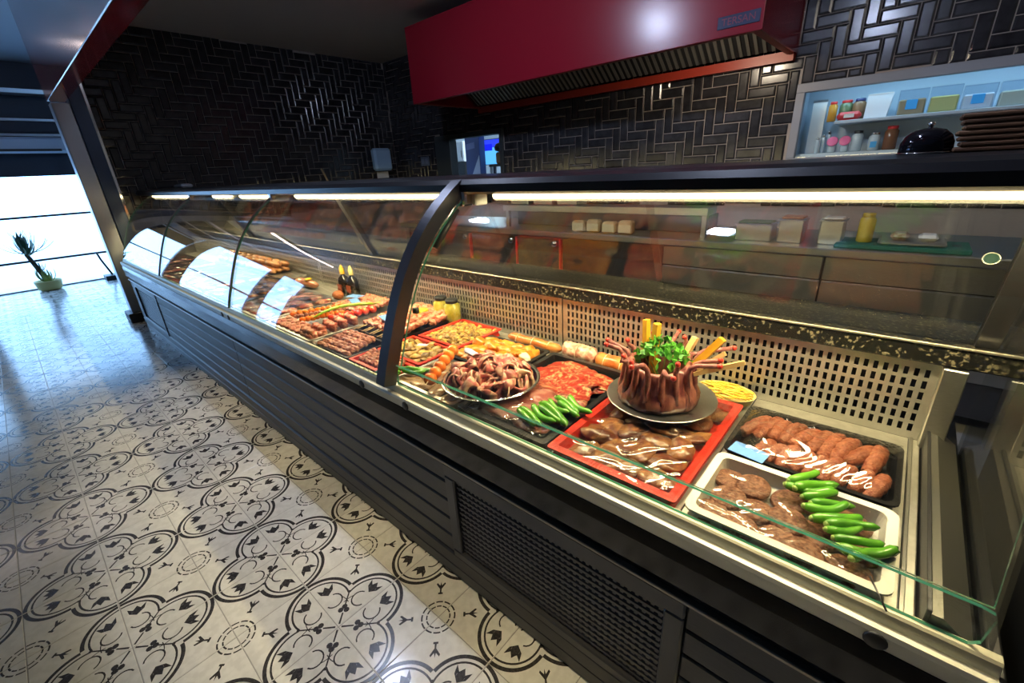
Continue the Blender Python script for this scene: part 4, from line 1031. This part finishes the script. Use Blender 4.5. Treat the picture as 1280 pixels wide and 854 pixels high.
for k in range(64):
    th = k*2.39996; rr = .108*math.sqrt(k/64); z_ = .014+.034*(1-(rr/.115)**2)
    put(CU[k % 5], 'pork_strip', 'curled pink pork strip heaped on the round silver platter', 'pork strip', 'pork strips on the silver platter', (.228+rr*math.cos(th), .526+rr*math.sin(th), DZ+.047+z_), (r2.uniform(-1.2,1.2), r2.uniform(-1.2,1.2), r2.uniform(0,6)), r2.uniform(.9,1.2))
# ---- chicken tray
tray(-.078, .216, .606, .845, .030, M_blk, 'black tray of orange marinated chicken pieces', rim=.014, r=.012)
CK = [blob('chicken_piece', M_chick, (.036,.024,.017), k+50, 3, .22, 1.7, .03) for k in range(4)]
for i in range(6):
    for j in range(4):
        put(CK[(i+j) % 4], 'chicken_piece', 'orange marinated chicken piece in the black tray', 'chicken', 'chicken pieces in the black tray', (-.042+i*.044+rg.uniform(-.008,.008), .645+j*.055+rg.uniform(-.008,.008), FL+.017+.006*((i*3+j) % 3)), (rg.uniform(-.3,.3), rg.uniform(-.3,.3), rg.uniform(0,6)))
wp = blob('paper_sachet', pm('lilac_paper', (.50,.45,.62), rough=.5), (.045,.014,.006), 3, 3, .15, 2)
put(wp, 'paper_sachet', 'pale lilac paper sachet tucked between chicken and tomato skewer', 'sachet', None, (.02, .640, DZ+.052), (0,0,-.25))
put(blob('pale_sachet', pm('pale_paper', (.75,.68,.52), rough=.5), (.035,.018,.010), 5, 3, .15, 2), 'paper_sachet', 'creamy white paper sachet at the far corner of the chicken tray', 'sachet', None, (.185, .735, DZ+.042), (0,0,-.5))
# ---- steel tray in front of it with marinated fillets and the tomato skewer
tray(-.078, .216, .376, .596, .028, M_steel, 'steel tray of brown marinated fillets beside the glass post', rim=.012, r=.015)
FI = [blob('marinated_fillet', pm('fillet_brown', (.30,.15,.05), (.52,.32,.14), 24, rough=.3, distort=.8, rnd=.2, coat=.3), (.05,.03,.013), k+60, 3, .2, 1.7, .04) for k in range(3)]
for i in range(4):
    for j in range(3):
        put(FI[(i+j) % 3], 'marinated_fillet', 'brown marinated fillet in the steel tray beside the glass post', 'fillet', 'fillets in the steel tray', (-.035+i*.066, .42+j*.062+rg.uniform(-.01,.01), FL+.012+.003*(j % 2)), (rg.uniform(-.15,.15), rg.uniform(-.15,.15), rg.uniform(0,6)))
def skewer(p0, p1, n, me, rr, label, group, stickm=M_stick, pname='meat_cube', s=1.0, ext=(.03,.012)):
    v0, v1 = Vector(p0), Vector(p1); d = (v1-v0); t_ = d.normalized()
    e = empty('skewer', v0, label, 'skewer', group)
    MB().tube([-t_*ext[0], d+t_*ext[1]], [.0016,.0016], 6).build('stick', stickm, e)
    a = math.atan2(d.y, d.x)
    for i in range(n):
        f_ = (i+.5)/n
        link(pname, me[i % len(me)], e, d*f_+Vector((0,0,rg.uniform(-.001,.001))), (rg.uniform(-.4,.4), rg.uniform(-.12,.12), a+rg.uniform(-.2,.2)), s)
    return e
TOM = [blob('tomato', M_tom, (.0165,.0185,.0175), k+70, 3, .04, 1.3, 0, -2) for k in range(2)]
skewer((.092,.392,DZ+.060), (-.035,.615,DZ+.064), 6, TOM, .018, 'skewer of six orange tomatoes lying across the steel tray', None, M_stick, 'tomato', 1.12, (.02,.02))
for k, (x, y, a) in enumerate(((-.092,.372,.5), (-.096,.388,.45), (-.030,.425,.5), (-.034,.440,.4), (-.024,.455,.6), (-.100,.402,.55))):
    pepper(x, y, DZ+.046+.002*(k % 2), a, .9, k % 3, 'fresh green pepper beside the foot of the dark glass post', 'peppers by the glass post')
# ---- red trays behind the post
tray(-.330, -.086, .672, .918, .030, M_redtray, 'square red plastic tray of diced mushroom and meat mix', rim=.014, r=.008)
DI = [blob('diced_piece', M_dice, (.013,.010,.008), k+80, 2, .25, 1.6) for k in range(5)]
for i in range(12):
    for j in range(12):
        put(DI[(i*5+j*3) % 5], 'diced_piece', 'small brown and yellow diced piece in the square red tray', 'diced meat', 'diced pieces in the square red tray', (-.308+i*.0180+rg.uniform(-.005,.005), .694+j*.0182+rg.uniform(-.005,.005), FL+.012+.011*math.sin(PI*(i+.5)/12)*math.sin(PI*(j+.5)/12)+rg.uniform(0,.003)), (rg.uniform(-.6,.6), rg.uniform(-.6,.6), rg.uniform(0,6)), rg.uniform(.9,1.3))
tray(-.345, -.088, .492, .662, .030, M_redtray, 'red plastic tray of sliced stir-fry meat behind the glass post', rim=.012, r=.008)
for i in range(9):
    for j in range(6):
        put(DI[(i*5+j*3) % 5], 'meat_slice', 'small brown meat slice in the red tray behind the post', 'sliced meat', 'slices in the red tray behind the post', (-.318+i*.0252+rg.uniform(-.006,.006), .515+j*.0245+rg.uniform(-.005,.005), FL+.012+.006*((i+j) % 2)), (rg.uniform(-.5,.5), rg.uniform(-.5,.5), rg.uniform(0,6)), (1.9,1.5,1.1))
card(-.20, .60, DZ+.042, .4, 'pale card lying on the red stir-fry tray', .020, .010, pm('lilac_card', (.6,.55,.75), rough=.4))
# jars, cup and punnet
M_pick = pm('pickle_yellow', (.36,.34,.03), (.52,.46,.10), 40, rough=.15, coat=.6)
jar(-.372, .905, DZ+.0008, .036, .118, M_pick, M_blackmat, 'jar of yellow pickled peppers with dark lid closest to the red tray', 'pickle_jar', 'jar')
jar(-.452, .910, DZ+.0008, .036, .118, M_pick, M_blackmat, 'jar of yellow pickled peppers farther from the red tray', 'pickle_jar', 'jar')
cu_ = empty('small_tub', (-.505, .835, DZ+.0008), 'small white tub with yellow top beside the pickle jars', 'tub')
MB().lathe([(.02,0),(.026,.004),(.029,.05)], 18).build('tub', M_white, cu_, True); MB().lathe([(.030,.05),(.031,.052),(.031,.064),(.028,.067)], 18).build('lid', pm('mustard', (.55,.40,.03)), cu_, True)
pt = empty('tomato_punnet', (-.425, .815, DZ+.0008), 'low dark punnet holding small red tomatoes before the jars', 'punnet')
bbox((-.05, -.025, 0), (.05, .025, .03), 'punnet', M_blackmat, pt, c=.006); bbox((-.052, -.027, .03), (.052, .027, .034), 'rim', M_frame, pt, c=.001)
CT_ = blob('cherry_tomato', M_cher, (.0135,.0135,.013), 1, 3, .03, 1.2, 0, -2)
CAL = MB().add([(0,0,.001)]+[(.0075*math.cos(k*PI/5)*(1 if k % 2 == 0 else .35), .0075*math.sin(k*PI/5)*(1 if k % 2 == 0 else .35), .0005 if k % 2 == 0 else .0012) for k in range(10)], [(0, k+1, (k+1) % 10+1) for k in range(10)]).mesh('calyx', M_stem)
def cherry(x, y, z, label, group, s=1.0):
    o = put(CT_, 'cherry_tomato', label, 'tomato', group, (x, y, z), (rg.uniform(-.6,.6), rg.uniform(-.6,.6), rg.uniform(0,6)), s); link('calyx', CAL, o, (0,0,.0125))
for k in range(4): cherry(-.462+.025*k, .815, DZ+.047, 'small red tomato in the dark punnet by the jars', 'tomatoes in the punnet')
# sausage logs along the back panel
def log(x0, x1, y, r_, m_, label, net):
    e = empty('cured_sausage', (x0, y, DZ+.0008+r_), label, 'sausage')
    L_ = x1-x0; pts = [(L_*i/14, .003*math.sin(i), 0) for i in range(15)]
    MB().tube(pts, [r_*min(1, .35+2.2*math.sqrt(max(0, min(i/14, 1-i/14)))) for i in range(15)], 16).build('sausage', m_, e, True)
    for i in range(net): MB().tube([(L_*(i+.7)/(net+.4)+.002*math.sin(a), (r_+.0012)*math.cos(a), (r_+.0012)*math.sin(a)) for a in [2*PI*q/20 for q in range(21)]], .0014, 5).build('string', pm('string', (.75,.66,.48), rough=.8), e, True)
M_saus = pm('cured_orange', (.50,.12,.03), (.62,.24,.06), 26, rough=.3, coat=.4)
log(-.03, .225, .895, .019, M_saus, 'slim orange cured sausage with string behind the chicken tray', 3)
log(.235, .375, .892, .030, pm('netted_pink', (.55,.20,.14), (.78,.55,.42), 60, rough=.35, coat=.5), 'netted pinkish cured sausage with frilly end behind the beef tray', 1)
log(.378, .520, .880, .027, M_saus, 'smooth orange cured sausage between netted one and lamb crown', 2)
lem = put(blob('cheese_rind', pm('rind', (.45,.42,.10), (.6,.56,.3), 30, rough=.4), (.032,.012,.008), 2, 3, .1, 2), 'wrapped_cheese', 'small pale green wrapped piece by the perforated panel', 'cheese', None, (.08, .935, DZ+.009), (0,0,-.1))
# ---- left of the post: skewer trays
CB = [blob('meat_cube', M_shash, (.0125,.0115,.010), k+90, 3, .22, 1.5, .04, -2) for k in range(4)]
PB = [blob('pork_cube', M_pink, (.0145,.0140,.012), k+95, 3, .22, 1.5, .04, -2) for k in range(4)]
tray(-.352, -.088, .376, .482, .030, M_redtray, 'narrow red tray of short skewers by the front rail', rim=.012, r=.008)
for k in range(7): skewer((-.300+k*.030, .395, DZ+.030), (-.318+k*.030, .470, DZ+.040), 5, CB, .012, 'short brown meat skewer in the narrow red tray', 'skewers in the narrow red tray', s=1.0, ext=(.028,.005))
tray(-.640, -.362, .376, .560, .028, M_blk, 'black tray of long brown meat skewers by the front rail', rim=.012, r=.012)
for k in range(7): skewer((-.385-.010*k, .398+k*.024, DZ+.028+.004*(k % 2)), (-.600-.004*k, .392+k*.024, DZ+.028+.004*(k % 2)), 9, CB, .012, 'long brown meat skewer in the black tray', 'skewers in the black tray', s=1.15, ext=(.012,.005))
tray(-.645, -.362, .570, .940, .028, M_blk, 'black tray heaped with pale pork skewers', rim=.012, r=.012)
for k in range(9):
    skewer((-.610+k*.029, .605, DZ+.045+.006*(k % 2)), (-.625+k*.029, .770, DZ+.055+.006*(k % 2)), 7, PB, .014, 'pale pork skewer with bare stick end in the heaped black tray', 'pork skewers in the black tray', s=1.1, ext=(.055,.005))
    skewer((-.610+k*.029, .785, DZ+.040+.006*(k % 2)), (-.625+k*.029, .915, DZ+.050+.006*(k % 2)), 6, PB, .014, 'pale pork skewer at the panel end of the heaped black tray', 'pork skewers by the panel', s=1.1, ext=(.01,.005))
card(-.505, .655, DZ+.076, -.25, 'blue card lying on the pork skewers', .055, .020)
# steel tray with tomato skewers
tray(-1.105, -.655, .376, .938, .030, M_steel, 'large steel tray with tomato skewers and shashlik', rim=.016, r=.012)
TOM2 = [blob('tomato_half', M_tom, (.016,.0155,.013), k+75, 3, .08, 1.4, 0, -2) for k in range(2)]
for k, (a, b) in enumerate((((-1.055,.475),(-.955,.700)), ((-.925,.465),(-.850,.640)), ((-1.0,.47),(-.90,.66)))):
    skewer((*a, DZ+.046), (*b, DZ+.050), 9 if k < 2 else 10, TOM2 if k != 2 else CB, .015, ('orange tomato half skewer nearer the buns in the steel tray', 'orange tomato half skewer beside the cherry tomatoes', 'dark meat skewer between the two tomato skewers')[k], None, s=1.0, pname='tomato_half' if k != 2 else 'meat_cube', ext=(.02,.01))
for k in range(8): skewer((-1.06+k*.05, .395, DZ+.030), (-1.03+k*.048, .465, DZ+.034), 4, PB, .014, 'pale shashlik skewer at the rail end of the steel tray', 'shashlik skewers in the steel tray', s=1.2, ext=(.01,.005))
for k in range(9): skewer((-1.07+k*.026, .70, DZ+.030), (-1.06+k*.026, .91, DZ+.034), 8, PB, .014, 'pale shashlik skewer at the panel end of the steel tray', 'far shashlik skewers in the steel tray', s=1.15, ext=(.01,.005))
for i in range(2):
    for j in range(6): cherry(-.825+i*.028+j*.006, .565+j*.036, DZ+.046, 'red cherry tomato in the row inside the steel tray', 'cherry tomatoes in the steel tray', 1.3)
chi = empty('long_chilli', (-.860, .60, DZ+.064), 'long curved light green chilli draped over the cherry tomatoes', 'chilli')
MB().tube([(.0,-.10,-.004),(-.012,-.05,.004),(-.01,0,.010),(.01,.06,.012),(.05,.12,.010),(.08,.16,.006)], [.003,.006,.0075,.008,.008,.006], 10).build('pod', pm('chilli_green', (.22,.42,.03), (.3,.5,.05), 20, rough=.2, coat=.5), chi, True)
MB().tube([(.08,.16,.006),(.092,.175,.008),(.10,.19,.014)], [.005,.003,.0025], 8).build('stem', M_stem, chi, True)
for k in range(5):
    for j in range(3): skewer((-.70, .41+k*.05, DZ+.028+.010*j), (-.79, .415+k*.05, DZ+.028+.010*j), 4, PB if j else CB, .014, 'short mixed skewer stacked at the side of the steel tray', 'mixed skewers in the steel tray', s=1.15, ext=(.01,.005))
card(-1.02, .80, DZ+.062, .2, 'blue card lying on the far shashlik', .045, .025); card(-.93, .745, DZ+.066, -.3, 'blue card between shashlik and chilli', .045, .022)
# further trays towards the far end
STK2 = [blob('meat_piece', M_pork, (.055,.040,.020), k+110, 3, .2, 1.6, .04) for k in range(3)]
specs = [(-1.58, -1.13, M_steel, 'steel', STK2, 'pale pork piece'), (-2.05, -1.62, M_blk, 'black', [blob('meat_piece', M_marin, (.055,.040,.020), k+120, 3, .2, 1.6, .04) for k in range(3)], 'brown marinated piece'),
         (-2.52, -2.09, M_steel, 'second steel', STK2, 'pale pork piece'), (-3.0, -2.56, M_redtray, 'far red', STK, 'marbled beef piece'), (-3.5, -3.08, M_steel, 'third steel', STK2, 'pale pork piece'), (-4.05, -3.55, M_blk, 'last black', RST, 'dark beef joint')]
for x0, x1, m_, tn, mesh_, pn in specs:
    tray(x0, x1, .376, .760, .03, m_, '%s tray of %ss farther along the case' % (tn, pn), rim=.014, r=.012)
    for i in range(4):
        for j in range(4):
            put(mesh_[(i+j) % len(mesh_)], 'meat_piece', '%s in the %s tray farther along the case' % (pn, tn), 'meat', '%ss in the %s tray' % (pn, tn), (x0+.07+i*(x1-x0-.14)/3, .43+j*.092+rg.uniform(-.01,.01), FL+.022+.005*((i+j) % 2)), (rg.uniform(-.2,.2), rg.uniform(-.2,.2), rg.uniform(0,6)), .62 if mesh_ in (STK, RST) else .85)
    film(x0+.01, x1-.01, .386, .750, DZ+.052, 'cling film over the %s tray farther along' % tn, .004, .007, None, int(-x0*10), 0, 30)
# sausages and rolls on the back step
M_bun = pm('smoked_sausage', (.34,.13,.045), (.46,.22,.08), 20, rough=.4, rnd=.2, coat=.2)
stp = empty('back_step', (-2.3, .87, DZ+.0008), 'low steel step along the panel that lifts the sausages', 'display step')
bbox((-.95, -.085, 0), (.42, .075, .05), 'step', M_steel, stp, c=.004); bbox((-.95, -.088, .044), (.42, -.085, .052), 'front_lip', M_chrome, stp)
BN = [blob('smoked_sausage', M_bun, (.058,.024,.022), k+130, 3, .06, 1.3) for k in range(3)]
for i in range(9):
    for j in range(3):
        for l_ in range(2 if j else 1):
            put(BN[(i+j) % 3], 'smoked_sausage', 'short brown smoked sausage piled on the back step', 'sausage', 'smoked sausages on the back step', (-3.15+i*.125+rg.uniform(-.01,.01), .822+j*.048, DZ+.0675+.036*l_), (rg.uniform(-.1,.1), 0, rg.uniform(-.15,.15)))
ws = empty('large_wurst', (-1.73, .86, DZ+.028), 'fat reddish wurst with string end and yellow garnish', 'sausage')
MB().tube([(-.13,-.01,0),(-.11,0,0),(-.06,.005,.003),(0,0,.004),(.06,.005,.003),(.11,.01,0),(.13,.02,0)], [.006,.02,.027,.028,.027,.02,.006], 16).build('wurst', pm('wurst_red', (.40,.10,.05), (.5,.2,.1), 16, rough=.25, coat=.5), ws, True)
MB().lathe([(.004,.027),(.022,.030),(.024,.034),(.01,.040)], 16, (.05,0,0)).build('garnish', pm('lemon', (.85,.60,.02), rough=.4), ws, True)
for k, (x, y) in enumerate(((-1.315,.905), (-1.235,.915))):
    b_ = empty('dark_bottle', (x, y, DZ+.0008), ('dark sauce bottle with orange-yellow cap by the panel', 'dark sauce bottle with pale yellow cap by the panel')[k], 'bottle')
    MB().lathe([(.028,0),(.032,.004),(.032,.085),(.026,.105),(.012,.118),(.012,.125)], 18).build('body', pm('dark_bottle', (.015,.012,.010), rough=.15, coat=.5), b_, True)
    MB().lathe([(.014,.125),(.015,.127),(.014,.155),(.009,.165),(.004,.178)], 16).build('cap', (pm('cap_orange', (.85,.50,.01), rough=.4), pm('cap_pale', (.80,.70,.25), rough=.4))[k], b_, True)
    bbox((-.02, -.034, .03), (.02, -.030, .07), 'label', pm('bottle_label', (.35,.08,.03), rough=.5), b_)
tp = blob('clay_pot', pm('terracotta', (.42,.13,.05), rough=.5), (.030,.030,.028), 7, 3, .05, 1)
put(tp, 'spice_pot', 'small terracotta coloured pot before the dark bottles', 'pot', None, (-1.275, .835, DZ+.022))
